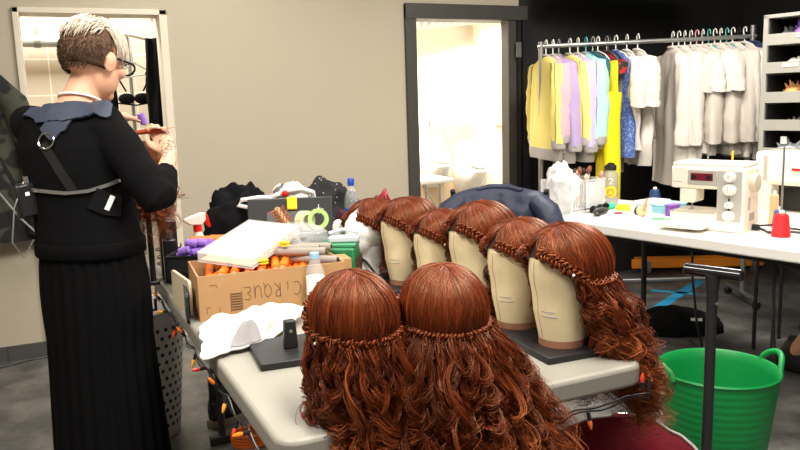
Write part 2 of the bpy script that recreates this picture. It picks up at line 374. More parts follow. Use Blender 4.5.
# second table: front edge from (2.213,3.041), running toward the camera
T2R = math.atan2(-.9754, .2206)          # local x runs along the front edge, local y into the table
F2 = Vector((2.213, 3.041, 0)); U2 = Vector((.2206, -.9754, 0)); W2 = Vector((.9754, .2206, 0))
def on2(u, w, z=T): return F2 + U2*u + W2*w + Vector((0, 0, z))
t2 = thing('sewing_table', 'long white folding table with the sewing machine on it', 'table', F2, T2R)
MB().prism(rrect(-.42, 1.75, 0, .78, .03), T-.05, T).build('tabletop', mat('white_table_top', S(238, 234, 226), .4, var=.02), t2, bevel=.008, seg=3, ang=50)
for x in (.02, 1.45):
    for y in (.12, .66):
        MB().tube([(x, y, 0), (x, y, T-.05)], .015, 10).build('leg', M['black_metal'], t2)
    MB().tube([(x, .12, .62), (x, .66, .62)], .011, 8).build('crossbar', M['black_metal'], t2)
    s = 1 if x < .5 else -1
    MB().tube([(x, .12, .55), (x+s*.14, .12, T-.055)], .011, 8).build('brace', M['black_metal'], t2)
MB().bx(-.3, 1.6, .10, .13, T-.085, T-.05).build('rail', M['black_metal'], t2)

# ------------------------------------------------------------------ wig stands, canvas heads
def smoothstep(a, b, x):
    t = max(0, min(1, (x-a)/(b-a))); return t*t*(3-2*t)
canvas = mat('canvas', S(222, 204, 164), .75, var=.05, vs=10, bump=.12, bs=260)
rim_m = mat('brown_canvas_band', S(150, 104, 78), .8)
stamp_m = mat('blue_grey_stamp', S(150, 155, 165), .8)
plate_m = mat('black_board', (.013, .013, .014), .45, var=.15)
def block_ring(z, n=40):
    # canvas head facing +x, base at z = 0, height .255
    t = z/.255
    prof_w = np.interp(t, [0, .08, .25, .45, .62, .78, .90, .97, 1.0], [.050, .0525, .058, .065, .071, .0705, .056, .032, .004])
    prof_l = np.interp(t, [0, .08, .25, .45, .62, .78, .90, .97, 1.0], [.054, .056, .063, .073, .088, .090, .073, .043, .005])
    cx = np.interp(t, [0, .3, .6, 1], [0, .004, -.006, -.012])
    return [(cx + prof_l*math.cos(a), prof_w*math.sin(a), z) for a in [2*PI*j/n for j in range(n)]]
def block_rx(z, az):
    r = block_ring(z, 72); return r[int(round(az/(2*PI)*72)) % 72]
def make_block(label):
    t = thing('canvas_wig_head', label, 'wig head', group='canvas heads in a row')
    zs = [.012+.243*(1-(1-i/26)**1.25) for i in range(27)]
    MB().loft([block_ring(z) for z in zs]).build('canvas_head', canvas, t, ang=80)
    MB().loft([[(x*1.015, y*1.015, z) for x, y, _ in block_ring(.012)] for z in (0, .004, .016)]).build('rim', rim_m, t)
    for k, (z, a0, a1) in enumerate(((.085, 12, 40), (.074, 10, 44), (.052, 18, 34))):
        b = MB()
        for a in range(a0, a1, 5):
            p = [Vector(block_rx(z, R(a+i)))*1.004 for i in range(0, 4)]
            b.tube([(q.x, q.y, z) for q in p], .0009, 4)
        b.build('stamp_mark', stamp_m, t)
    sm = MB().tube([tuple(Vector(block_rx(z, R(2)))*1.002)[:2]+(z,) for z in [.02+.22*i/30 for i in range(31)]], .0007, 4)
    sm.build('seam', rim_m, t)
    return t
def make_stand(name, label, w=.20, d=.17, peg=False, group=None):
    t = thing(name, label, 'wig stand', group=group)
    MB().prism(rrect(-w/2, w/2, -d/2, d/2, .004, 2), 0, .017).build('plate', plate_m, t, bevel=.002)
    if not peg: return t
    MB().loft([[(-.022+sx*k*.016, sy*k*.013, z) for sx, sy in ((-1, -1), (1, -1), (1, 1), (-1, 1))] for z, k in ((.017, 1.05), (.085, .85))]).build('peg', plate_m, t, bevel=.004)
    MB().cyl((-.022, -.0125, .06), .004, .004, 10, rotm(R(90))).build('peg_hole', M['grey_metal'], t)
    return t

# ------------------------------------------------------------------ wigs (facing +x, origin at the base of the canvas head)
hairM = hair_mat('auburn_hair', (.020, .0032, .0013), (.140, .0225, .0058), (.50, .140, .036), .37, .5)
scalpM = mat('auburn_wig_cap', (.030, .006, .003), .6, var=.3, vs=120)
pearlM = mat('pearl', S(240, 236, 228), .2, coat=.5)
EC = np.array([-.012, 0, .172]); EA = np.array([.106, .089, .100])
def zlim(x, front): return max(front[0], front[1] - front[2]*(.085-x))
FRONT = (.146, .215, .80)
def ell_pt(az, el, k=1.): return EC + EA*k*np.array([math.cos(el)*math.cos(az), math.cos(el)*math.sin(az), math.sin(el)])
def bound_el(az):
    for i in range(150):
        el = R(75-i)
        p = ell_pt(az, el)
        if p[2] < zlim(p[0], FRONT): return el
    return R(-70)
BE = [bound_el(2*PI*i/180) for i in range(180)]
def bel(az):
    f = (az/(2*PI) % 1)*180; i = int(f) % 180; t = f-int(f); return BE[i]*(1-t)+BE[(i+1) % 180]*t
def make_wig(label, seed, n_cap, n_lock, per, length, spread, out, group, loose=1., wander=0., lead=(0, 0), top_tail=True):
    rg = np.random.default_rng(seed)
    t = thing('auburn_wig', label, 'wig', group=group)
    # base cap
    rings = []
    N = 60
    for k in range(14):
        s = k/13; ring = []
        for j in range(N):
            az = 2*PI*j/N; e0 = bel(az)-R(2); el = e0 + (PI/2-e0)*min(s, .995); ring.append(tuple(ell_pt(az, el, .955)))
        rings.append(ring)
    MB().loft(rings).build('wig_cap', scalpM, t, ang=80)
    # smooth hair: from the parting over the crown to the braid line
    MM = 18; P = np.zeros((n_cap, MM, 3)); tint = np.zeros((n_cap, MM))
    for i in range(n_cap):
        side = 1 if i % 2 else -1
        s = rg.random()**.8
        e = R(58) + s*R(58)                               # along the parting from the brow to behind the crown
        d0 = np.array([math.cos(e), side*.03, math.sin(e)]); d0 /= np.linalg.norm(d0)
        az = side*(R(22) + (s**.85)*R(158) + rg.normal()*R(7))
        e1 = bel(az)
        d1 = np.array([math.cos(e1)*math.cos(az), math.cos(e1)*math.sin(az), math.sin(e1)])
        om = math.acos(max(-1, min(1, d0@d1)))
        lift = rg.normal()*.014 + .022*nz((az*2.2, s*3, seed), 1.)
        ph = rg.random()*6; wv = rg.normal()*.012
        base = .38 + rg.normal()*.10 + .12*nz((az*3.1, s*4, seed+3), 1.)
        for j in range(MM):
            u = j/(MM-1); d = (math.sin((1-u)*om)*d0 + math.sin(u*om)*d1)/max(math.sin(om), 1e-5); d /= np.linalg.norm(d)
            side_v = np.cross(d, d1-d0); side_v /= np.linalg.norm(side_v)+1e-9
            k = 1.0 + lift + .035*math.sin(PI*u)*(1-.3*u)
            P[i, j] = EC + EA*k*d + side_v*(wv*math.sin(PI*u)*.6 + .0016*math.sin(u*9+ph))
            tint[i, j] = base + .06*math.sin(u*7+ph)
    strands(P, rg.uniform(.0007, .0012, n_cap), np.clip(tint, 0, 1), 'crown_hair', hairM, t, 4, .6)
    # braid around the brow and across the back of the head
    nb = 260; paths = []; az0 = R(14)
    for side in (1, -1):
        for k in range(3):
            for q in range(7):
                off = rg.normal(size=2)*.0026; pts = np.zeros((nb//2, 3))
                for j in range(nb//2):
                    u = j/(nb//2-1); az = side*(az0 + u*(PI-az0)); el = bel(az)+R(3)
                    c = ell_pt(az, el, 1.045); a = u*2*PI*11 + k*2*PI/3
                    nrm = c-EC; nrm /= np.linalg.norm(nrm); bs_ = .62+.38*min(1, abs(abs(az)-PI)/1.1); c2 = ell_pt(az+side*.02, bel(az+side*.02)+R(3), 1.045); tg = c2-c; tg /= np.linalg.norm(tg)+1e-9
                    bn = np.cross(nrm, tg)
                    pts[j] = c + bn*(math.sin(a)*.0085+off[0])*bs_ + nrm*((math.sin(2*a)*.0045+off[1])*bs_+.001-.004*(1-bs_))
                paths.append(pts)
    Pb = np.array(paths); strands(Pb, np.full(len(Pb), .0021), .40+rg.normal(size=len(Pb))*.14, 'braid', hairM, t, 4, 1.)
    # loose curls falling from the back of the braid
    MM = 44; LP = []; LR = []; LT = []
    uu = np.linspace(0, 1, MM)
    for i in range(n_lock):
        ra = rg.uniform(-1, 1); az = PI + ra*R(114); sd_ = max(0, abs(ra)-.55)/.45; over = False; L_k = 1-.30*sd_; e0 = bel(az) + R(rg.uniform(-9, 5))
        p0 = ell_pt(az, e0+(R(rg.uniform(2, 14)) if over else 0), rg.uniform(1.02, 1.055) if over else rg.uniform(.86, 1.03))
        o = np.array([math.cos(az), math.sin(az), 0])
        L = length*rg.uniform(.62, 1.05)*L_k; O = out*rg.uniform(.35, 1.25)*(1-.75*sd_); sp = spread*rg.uniform(.5, 1.25)
        lat = np.array([-.15, math.sin(az), 0])
        fall = np.where(uu < .1, uu*.75, uu-.025)
        c = p0[None] + o[None]*(O*(1-np.exp(-6*uu)))[:, None] + lat[None]*(sp*uu**1.25)[:, None] + np.array([0, 0, -1.])[None]*(L*fall)[:, None]
        c[:, 0] += (lead[0]-.05*sd_)*uu**1.3; c[:, 1] += lead[1]*uu**1.3
        wl = rg.uniform(.060, .105); amp = rg.uniform(.009, .021)*loose; ph = rg.random()*6.28; hand = 1 if rg.random() < .5 else -1
        env = np.clip(uu*4.2-.08, 0, 1)*(.8+.5*uu)
        ang = ph + hand*2*PI*L*(uu+.10*np.sin(uu*7+rg.random()*6)+.25*uu**2)/wl
        drift = np.stack([np.interp(uu, np.linspace(0, 1, 7), rg.normal(size=7)) for _ in range(2)], 1)*.020*(uu[:, None])
        cx = c.copy(); cx[:, 0] += amp*env*np.cos(ang) + drift[:, 0]; cx[:, 1] += amp*env*np.sin(ang) + drift[:, 1]
        cx[:, 2] += amp*.5*env*np.sin(ang*1.0+1)
        b0 = .34 + rg.normal()*.13
        for k in range(per):
            rr = rg.random()**.5*rg.uniform(.003, .0075); pa = rg.random()*6.28
            w = np.interp(uu, [0, .10, .3, 1], [1.9, 1.0, .8, 1.2])
            q = cx.copy(); lag = rg.normal()*.35
            q[:, 0] += rr*w*np.cos(pa+ang*.35) + .004*uu*np.cos(ang*1.9+lag+pa); q[:, 1] += rr*w*np.sin(pa+ang*.35) + .004*uu*np.sin(ang*1.9+lag+pa); q[:, 2] += rg.normal()*.006
            fr = rg.normal(size=(6, 3))*.007*rg.random()**2*2.4
            for a in range(3): q[:, a] += np.interp(uu, np.linspace(0, 1, 6), fr[:, a])*uu
            cut = rg.uniform(.72, 1.)
            q = np.stack([np.interp(uu*cut, uu, q[:, a]) for a in range(3)], 1)
            LP.append(q); LR.append(rg.uniform(.00055, .0010)); LT.append(np.clip(b0 + rg.normal()*.06 + .30*uu**2, 0, 1))
    strands(np.array(LP), np.array(LR), np.array(LT), 'curls', hairM, t, 3, .25)
    # fly-away frizz
    nf = 90; FP = []
    for i in range(nf):
        q = LP[rg.integers(len(LP))].copy(); c = q.mean(0)
        dv = rg.normal(size=3); dv[2] *= .4; dv /= np.linalg.norm(dv)
        q += dv[None]*(uu**1.5*rg.uniform(.01, .045))[:, None]
        ang = uu*rg.uniform(10, 30)+rg.random()*6; q[:, 0] += .006*uu*np.cos(ang); q[:, 1] += .006*uu*np.sin(ang)
        FP.append(q)
    strands(np.array(FP), np.full(nf, .00045), np.full(nf, .75), 'flyaway_hair', hairM, t, 3, .5)
    for az in (-62, 62, -100, 100):
        p = ell_pt(R(az), bel(R(az))+R(1), 1.14); MB().ell(tuple(p), (.0032,)*3, 10, 8).build('pearl_bead', pearlM, t)
    return t

FACE_ROW = R(186)
row = [(1.046, 1.425, 183, 1.03), (1.036, 1.600, 187, 1.0), (1.044, 1.812, 190, 1.07), (1.005, 1.985, 192, .93), (.985, 2.170, 188, 1.0)]
blk_lab = ['canvas wig head at the near end of the row of blocks', 'canvas wig head second from the near end of the row',
           'canvas wig head third from the near end, bare of hair in front', 'canvas wig head fourth from near end, half hidden by foreground wig',
           'canvas wig head beside the white foam head']
wig_lab = ['long curly red wig falling over the table end by the green tub', 'red wig second from near end of the row of canvas heads',
           'red wig in front of the navy jacket, middle of the row', 'small-looking red wig between the middle of the row and the one by foam head',
           'red wig on the canvas head next to the foam head']
st_lab = ['black board stand at the near right table corner under long curly wig', 'black board stand under the second canvas head of the row',
          'black board stand under the third canvas head of the row', 'black board stand under the fourth canvas head, behind foreground wig', 'black board stand under canvas head next to foam head']
block0 = make_block(blk_lab[0]); stand0 = make_stand('wig_stand', st_lab[0], .21, .17, group='boards under the row of heads')
wigA = make_wig(wig_lab[0], 3, 3400, 230, 15, .40, .025, .046, 'red wigs on the row of heads', lead=(-.085, -.0))
wigB = make_wig(wig_lab[1], 5, 2800, 90, 12, .36, .03, .06, 'red wigs on the row of heads')
TP = T+.017
for i, (x, y, a, sc1) in enumerate(row):
    b = block0 if i == 0 else dup(block0, label=blk_lab[i]); b.location = (x, y, TP); b.rotation_euler = (0, 0, R(a))
    s = stand0 if i == 0 else dup(stand0, label=st_lab[i]); s.location = (x+.01, y+.0, T); s.rotation_euler = (0, 0, R(a-4 if i else 178))
    w = wigA if i == 0 else (wigB if i == 1 else dup(wigB, label=wig_lab[i])); w.location = (x, y, TP); w.rotation_euler = (0, 0, R(a)); w.scale = b.scale = (sc1,)*3
BL2 = ('canvas wig head hidden inside the wig beside the bare peg stand', 'canvas wig head hidden inside the wide spreading wig')
# two wigs in front, seen from behind, at the near table edge
for i, (x, y, a, lab) in enumerate(((.488, 1.345, 96, 'long curly red wig seen from behind, beside the black stand with bare peg'),
                                    (.664, 1.300, 84, 'long curly red wig seen from behind, spreading wide at table edge centre'))):
    w = make_wig(lab, 21+i, 3800, 310, 16, .50, (-.022, .085)[i], (.042, .065)[i], 'wigs seen from behind at the near table edge', loose=1.05, lead=((-.0, -.025), (-.02, -.06))[i])
    w.location = (x, y, TP); w.rotation_euler = (0, 0, R(a)); w.scale = (.93,)*3
    b = dup(block0, label=BL2[i], group='canvas heads under the wigs seen from behind'); b.scale = (.93,)*3; b.location = (x, y, TP); b.rotation_euler = (0, 0, R(a))
    s = dup(stand0, label=('black board stand under the wig beside bare peg', 'black board stand under the wide spreading wig')[i], group='boards under the wigs seen from behind'); s.scale = (.72, .72, 1); s.location = (x, y+.012, T); s.rotation_euler = (0, 0, R(a))
ps = make_stand('wig_stand', 'black wig stand with bare peg beside the white cloth', .22, .19, True); ps.location = (.486, 1.705, T); ps.rotation_euler = (0, 0, R(-4))

# white foam head at the far end of the row
foam = mat('white_foam', S(240, 238, 234), .8, var=.02, bump=.1, bs=400)
fb = MB()
fb.loft([[(cx+rx*math.cos(a), ry*math.sin(a), z) for a in [2*PI*j/28 for j in range(28)]] for z, cx, rx, ry in
         ((0, .0, .085, .075), (.02, 0, .080, .07), (.05, -.005, .055, .05), (.09, -.008, .05, .047), (.13, -.005, .052, .05))])
fb.ell((-.01, 0, .20), (.088, .068, .085), 28, 18); fb.ell((.030, 0, .155), (.050, .046, .055), 20, 14)
fb.loft([[(.074, -.008, .175), (.074, .008, .175), (.072, 0, .205)], [(.098, -.008, .168), (.098, .008, .168), (.078, 0, .205)]])
fb.ell((.068, 0, .140), (.014, .02, .006), 12, 8); fb.ell((.062, 0, .115), (.018, .018, .014), 12, 8)
fh = remeshed(fb, 'foam_mannequin_head', foam, None, .005, 5); tag(fh, 'white foam mannequin head at the far end of the wig row', 'mannequin head')
fh.location = (.918, 2.345, T); fh.rotation_euler = (0, 0, R(204)); fh.scale = (1.0, 1.0, .88)
w = dup(wigB, label='red wig on the white foam mannequin head', group='red wigs on the row of heads'); w.location = (.930, 2.351, T-.008); w.rotation_euler = (0, R(-4), R(204)); w.scale = (1.02,)*3
# ------------------------------------------------------------------ cardboard box with writing
BW, BD, BH = .425, .245, .128
bx = thing('cardboard_box', 'open cardboard box marked CIRQUE full of foam hair rods', 'box', (.318, 2.098, T), R(-3))
w = .005
MB().bx(0, BW, 0, BD, 0, w).bx(0, BW, 0, w, w, BH).bx(0, BW, BD-w, BD, w, BH).bx(0, w, w, BD-w, w, BH).bx(BW-w, BW, w, BD-w, w, BH).build('carton', M['cardboard'], bx)
# handwriting, upside down: C I R Q U E
ST = {'C': [[(.8, .85), (.45, 1), (.1, .75), (.05, .35), (.3, .05), (.75, .1)]], 'I': [[(.4, .62), (.35, .3), (.4, 0)], [(.42, .85), (.43, .87)]],
      'R': [[(.15, 0), (.15, .95)], [(.1, .92), (.55, .95), (.65, .7), (.45, .5), (.15, .48), (.7, 0)]],
      'Q': [[(.45, .95), (.1, .75), (.08, .3), (.4, .02), (.75, .25), (.75, .7), (.45, .95)], [(.55, .3), (.85, -.1)]],
      'U': [[(.1, .9), (.1, .3), (.35, .03), (.65, .2), (.72, .9)], [(.72, .9), (.75, .02)]],
      'E': [[(.8, .9), (.3, .95), (.12, .72), (.5, .52), (.12, .35), (.2, .08), (.85, .08)]]}
wr = MB(); x0, z0, h = .290, .088, .042
for i, ch in enumerate('CIRQUE'):
    ww = .034
    for stroke in ST[ch]:
        p = [Vector(q) for q in stroke]
        fine = []
        for a, b in zip(p, p[1:]): fine += [a.lerp(b, k/4) for k in range(4)]
        fine.append(p[-1])
        wr.tube([(x0 - i*.0285 - q.x*.028, -.0004, z0 - q.y*h) for q in fine], .0008, 6)
wr.build('handwriting', M['marker'], bx)
pr = MB()
for k in range(7): pr.bx(.089, .117, -.0008, 0, .022+k*.0075, .026+k*.0075)
pr.bx(.0865, .088, -.0008, 0, .018, .075); pr.bx(.118, .1195, -.0008, 0, .018, .075)
for xx in (.02, .056): pr.tube([(xx, -.0004, .02), (xx, -.0004, .036)], .0007, 4).tube([(.02, -.0004, .038+.0), (.030, -.0004, .038)], .0007, 4)
pr.build('printed_mark', M['marker'], bx)
MB().tube([(.03, -.0004, .100), (.05, -.0004, .100), (.052, -.0004, .092)], .0008, 4).build('cut_line', M['marker'], bx)
pk = MB(); pk.grid(lambda a, b: (.335+.38*a, 2.10+.215*b, T+.075+.022*nz((a*7, b*6, 0), 1)), 24, 18)
tag(pk.build('packing_paper', M['cardboard'], solid=.002), 'crumpled brown paper filling the open cardboard box', 'paper', kind='stuff')
# foam hair rods
def rod_mb(L, r):
    return MB().tube([(-L/2, 0, 0), (-L/2+.006, 0, 0), (L/2-.006, 0, 0), (L/2, 0, 0)], [r*.94, r, r, r*.94], 14)
def make_rod(label, m, L, r, group, wire):
    t = thing('hair_rod', label, 'hair rod', group=group)
    rod_mb(L, r).build('foam_tube', m, t)
    MB().tube([(L/2-.002, 0, 0), (L/2+.002, 0, 0)], r*.55, 10).build('tube_end', wire, t)
    return t
dark_core = mat('dark_hole', (.03, .02, .015), .8)
pale_core = mat('pale_tube_end', S(226, 196, 160), .7)
grey_foam = mat('grey_foam', S(150, 142, 132), .75, var=.08, bump=.1, bs=200)
orod = make_rod('orange foam hair rod lying in the cardboard box', M['orange'], .15, .0125, 'orange foam rods in the cardboard box', pale_core)
spots = []
for k in range(11): spots.append((.372+k*.0275, 2.175+.012*((k*7) % 3), T+.098+.004*((k*5) % 3), -92+((k*37) % 17)-30))
for k in range(6): spots.append((.42+k*.036, 2.20+.01*(k % 2), T+.124, -115+((k*29) % 13)))
for k in range(7): spots.append((.38+k*.045, 2.26, T+.10, -100+((k*31) % 20)))
for i, (x, y, z, a) in enumerate(spots):
    o = orod if i == 0 else dup(orod); o.location = (x, y, z); o.rotation_euler = (0, R(4), R(a))
grod = make_rod('long grey foam hair rod on top of the orange rods', grey_foam, .16, .0125, 'grey foam rods on the cardboard box', dark_core)
for i, (x, y, z, a) in enumerate(((.640, 2.19, T+.150, -30), (.635, 2.24, T+.152, -24), (.69, 2.28, T+.146, -35), (.675, 2.165, T+.128, -45))):
    o = grod if i == 0 else dup(grod); o.location = (x, y, z); o.rotation_euler = (0, 0, R(a))

# frosted organiser tray with compartments, tilted on the box
og = thing('organizer_tray', 'frosted plastic compartment tray tilted on top of the cardboard box', 'tray', (.515, 2.285, T+.160))
og.rotation_euler = (R(5), R(-9), R(47))
tr = MB().bx(-.155, .155, -.09, .09, 0, .003)
for y in (-.09, .087): tr.bx(-.155, .155, y, y+.003, 0, .028)
for x in (-.155, -.104, -.053, -.002, .049, .10, .152): tr.bx(x, x+.003, -.09, .09, 0, .028)
tr.build('tray', M['frosted'], og, bevel=.001)
ld = MB().bx(-.156, .156, -.092, .092, .029, .032).build('lid', M['frosted'], og, bevel=.002)
for x in (-.08, .08): MB().bx(x-.012, x+.012, -.098, -.090, .012, .036).build('latch', M['frosted'], og, bevel=.002)
pins = mat('pale_pins', S(240, 205, 180), .5)
tag(MB().grid(lambda a, b: (-.15+.30*a, -.085+.17*b, .006+.006*abs(nz((a*20, b*14, 1), 1))), 30, 20).build('hair_pins', pins, og), kind='stuff')
# clear bag with soft dome behind it
cbm = mat('thin_clear_film', (.92, .93, .94), .12, alpha=.24, bump=.5, bs=25)
cb = MB(); cb.loft([[((.11*k)*math.cos(a)*(1+.08*nz((math.cos(a)*2, math.sin(a)*2, z*20))), (.075*k)*math.sin(a)*(1+.1*nz((math.cos(a)*3, math.sin(a)*2, z*9, )[:3], 1, 3)), z) for a in [2*PI*j/30 for j in range(30)]] for z, k in ((0, .8), (.025, 1), (.05, 1), (.065, .85), (.078, .5), (.082, .1))])
o = cb.build('plastic_bag', cbm, loc=(.680, 2.385, T+.128), rotz=R(-20)); tag(o, 'puffed clear plastic bag behind the frosted tray', 'bag')
# a dark case under the puffed bag and the brushes
cs = thing('tool_case', 'open black case with a smoky clear lid and yellow sticky note', 'case', (.728, 2.60, T), R(-18))
MB().bx(-.155, .155, -.10, .10, 0, .128).build('case_body', M['black_plastic'], cs, bevel=.006)
lidm = mat('smoky_lid', (.055, .056, .055), .25)
l_ = MB().bx(-.155, .155, -.006, .006, 0, .135).build('case_lid', lidm, cs, bevel=.004); l_.location = (0, .10, .118); l_.rotation_euler = (R(-12), 0, 0)
pn = MB().bx(-.085, .06, -.0075, -.006, .02, .085).build('clear_window', mat('smoky_window', (.16, .16, .155), .2), l_)
ss = MB()
for k in range(8):
    a = k*PI/4; ss.tube([(.105, -.0075, .088), (.105+.018*math.cos(a)*(1 if k % 2 == 0 else .5), -.0075, .088+.018*math.sin(a)*(1 if k % 2 == 0 else .5))], .0012, 4)
ss.build('star_mark', M['paper'], l_)
st = MB().grid(lambda a, b: (-.022+.036*a, -.009-.012*b*b*0.4, .135-.046*b+.002), 4, 6).build('sticky_note', mat('yellow_paper', S(250, 225, 40), .8), cs, solid=.0008); st.location = (0.012, .10, .118); st.rotation_euler = (R(-12), 0, 0)
# brush with wooden bristles
bb = thing('hair_brush', 'round hair brush with reddish wooden bristles beside sticky note', 'brush', (.690, 2.50, T+.190)); bb.rotation_euler = (R(-22), R(-28), 0)
brm = mat('reddish_wood', S(170, 96, 62), .5)
MB().tube([(0, 0, -.07), (0, 0, 0), (0, 0, .06), (0, 0, .066)], [.008, .010, .011, .006], 12).build('handle', M['wood'], bb)
q = MB()
for k in range(60):
    a = k*2.4; z = .0+.06*k/60; q.tube([(0, 0, z), (.028*math.cos(a), .028*math.sin(a), z+.004)], .0016, 5)
q.build('bristles', brm, bb)
# green tape rolls
def ring_roll(name, label, cat, loc, rot, m, ro, ri, h, group=None):
    o = MB().lathe([(ri, -h/2), (ro, -h/2), (ro, h/2), (ri, h/2), (ri, -h/2)], n=32, caps=False).build(name, m); o.location = loc; o.rotation_euler = rot
    return tag(o, label, cat, group)
lime = mat('lime_tape', S(176, 206, 122), .5, var=.05)
ring_roll('tape_roll', 'pale green tape roll facing the camera beside the brush', 'tape roll', (.792, 2.47, T+.200), (R(80), 0, R(-10)), lime, .036, .022, .026)
ring_roll('tape_roll', 'cream tape roll just behind the pale green one', 'tape roll', (.752, 2.49, T+.196), (R(85), 0, R(25)), mat('cream_tape', S(214, 214, 170), .5), .034, .020, .03)
sd = tag(MB().bx(-.075, .075, -.05, .05, 0, .150).build('black_pouch', M['black_plastic'], loc=(.80, 2.455, T), rotz=R(-25), bevel=.012), 'black pouch standing under the green tape rolls', 'pouch')
# spray can with dome cap, small tubs
dm = thing('spray_can', 'white spray can with rounded cap beside the green tape rolls', 'spray can', (.855, 2.44, T))
MB().lathe([(.022, 0), (.022, .14), (.018, .15)], n=20).build('can', M['white_plastic'], dm)
MB().lathe([(.021, .15), (.021, .175), (.016, .190), (.004, .197)], n=20).build('cap', M['white_plastic'], dm)
gb = thing('storage_box', 'small green plastic box with brown lid edge by the wig row', 'box', (.818, 2.30, T), R(-32))
MB().bx(-.06, .05, -.06, .06, 0, .135).build('box_body', mat('green_plastic', S(36, 120, 76), .4), gb, bevel=.008)
MB().bx(-.062, .052, -.05, .062, .135, .147).build('lid', mat('pale_green_lid', S(70, 150, 106), .4), gb, bevel=.004)
MB().bx(.052, .054, -.05, .05, .02, .10).build('label', mat('brown_label', S(96, 62, 40), .6), gb)
gc = thing('clip_tub', 'pale grey plastic clip lying on top of the green box', 'clip', (.815, 2.285, T+.147), R(-20))
MB().loft([[(-.05, -.02, z), (.05, -.024, z), (.055, .02, z), (-.04, .026, z)] for z in (0, .022)]).build('clip_body', mat('grey_clear', S(190, 198, 204), .3), gc, bevel=.006)
MB().tube([(-.045, 0, .03), (0, -.005, .042), (.05, 0, .03)], .006, 8).build('clip_lever', mat('grey_clear2', S(205, 210, 214), .3), gc)
# tan wooden box edge near the green box
tag(MB().bx(-.03, .03, -.04, .04, 0, .118).build('tan_carton', M['cardboard'], loc=(.768, 2.20, T), rotz=R(-5), bevel=.002), 'small tan carton between cardboard box and green box', 'carton')
# water bottle in front of the box
def bottle(name, label, loc, h, r, capm, labelm, group=None, liquid=None, sy=1.):
    t = thing(name, label, 'bottle', loc)
    k = h/.20
    MB().lathe([(r*.85, 0), (r, .008), (r, .035*k), (r*.94, .045*k), (r, .055*k), (r, .125*k), (r*.93, .145*k), (r*.55, .170*k), (.012, .178*k), (.012, .190*k)], n=24, sy=sy).build('bottle_body', M['clear'], t)
    MB().lathe([(.0135, .180*k), (.0135, .198*k), (.011, .20*k)], n=18).build('cap', capm, t)
    MB().lathe([(r*1.012, .060*k), (r*1.012, .120*k)], n=24, caps=False, sy=sy).build('label', labelm, t)
    return t
wb_ = bottle('water_bottle', 'clear water bottle with white label in front of the cardboard box', (.640, 2.045, T), .172, .0265, M['blue'], M['paper'])
bc = MB()
for k in range(7): bc.bx(-.010+.0028*k, -.0086+.0028*k, -.0282, -.0275, .058, .075)
bc.bx(-.006, .006, -.0282, -.0275, .085, .092)
bc.build('printed_mark', M['black_plastic'], wb_)
M['pale_blue'] = mat('pale_blue_cap', S(150, 190, 222), .35); wb_.children[1].data.materials[0] = M['pale_blue']
# trays at the far left: purple rollers and orange rollers
def open_tray(name, label, loc, rz, L, W, H, m):
    t = thing(name, label, 'tray', loc, rz); k = MB()
    k.bx(-L/2, L/2, -W/2, W/2, 0, .003).bx(-L/2, L/2, -W/2, -W/2+.003, 0, H).bx(-L/2, L/2, W/2-.003, W/2, 0, H).bx(-L/2, -L/2+.003, -W/2, W/2, 0, H).bx(L/2-.003, L/2, -W/2, W/2, 0, H)
    k.build('tray', m, t)
    MB().tube([(-L/2-.002, -W/2-.002, H), (L/2+.002, -W/2-.002, H), (L/2+.002, W/2+.002, H), (-L/2-.002, W/2+.002, H)], .004, 6, closed=True).build('rim', m, t)
    return t
open_tray('roller_tray', 'black tray heaped with purple rollers at the table corner', (.388, 2.455, T+.074), R(-28), .17, .135, .056, M['black_plastic'])
crate = tag(MB().bx(-.075, .065, -.055, .06, 0, .074).build('cosmetics_case', M['black_plastic'], loc=(.400, 2.46, T), rotz=R(-28), bevel=.006), 'flat black case under the purple roller tray', 'case')
def make_roller(label, m, L, r, group):
    t = thing('hair_roller', label, 'hair roller', group=group)
    rings = []
    for i in range(17):
        x = -L/2 + L*i/16; rr = r*(1 if i % 2 else .86)
        rings.append([(x, rr*math.cos(a), rr*math.sin(a)) for a in [2*PI*j/12 for j in range(12)]])
    MB().loft(rings).build('roller_tube', m, t); return t
pr_ = make_roller('purple ribbed hair roller heaped in the black tray', M['purple'], .036, .0125, 'purple rollers in the black tray')
k = 0; ca, sa = math.cos(R(-28)), math.sin(R(-28))
for lay, (nx, ny, z) in enumerate(((4, 4, .022), (3, 4, .046), (2, 3, .066))):
    for i in range(nx):
        for j in range(ny):
            x = (i-(nx-1)/2)*.038+.006*((k*7) % 3-1); y = (j-(ny-1)/2)*.027+.004*((k*5) % 3-1)
            o = pr_ if k == 0 else dup(pr_); o.location = (.388+ca*x-sa*y, 2.455+sa*x+ca*y, T+.092+z+.003*((k*11) % 3)); o.rotation_euler = (R((k*13) % 20-10), R((k*17) % 30-15), R(-28+(k*53) % 90-45)); k += 1
open_tray('roller_tray', 'yellow-edged tray of orange rollers behind the purple ones', (.490, 2.645, T+.075), R(-12), .21, .13, .05, M['yellow'])
tag(MB().bx(-.10, .10, -.06, .06, 0, .075).build('cosmetics_case', M['black_plastic'], loc=(.490, 2.645, T), rotz=R(-12), bevel=.006), 'flat black case under the orange roller tray', 'case')
or_ = make_roller('orange hair roller lying in the yellow-edged tray', M['orange'], .07, .011, 'orange rollers in the tray'); k = 0
ca, sa = math.cos(R(-12)), math.sin(R(-12))
for z, ny in ((.018, 5), (.040, 4), (.058, 3)):
    for i in range(3):
        for j in range(ny):
            x = (i-1)*.066; y = (j-(ny-1)/2)*.025
            o = or_ if k == 0 else dup(or_); o.location = (.490+ca*x-sa*y, 2.645+sa*x+ca*y, T+.078+z); o.rotation_euler = (0, R((k*7) % 9-4), R(-12+(k*29) % 24-12)); k += 1
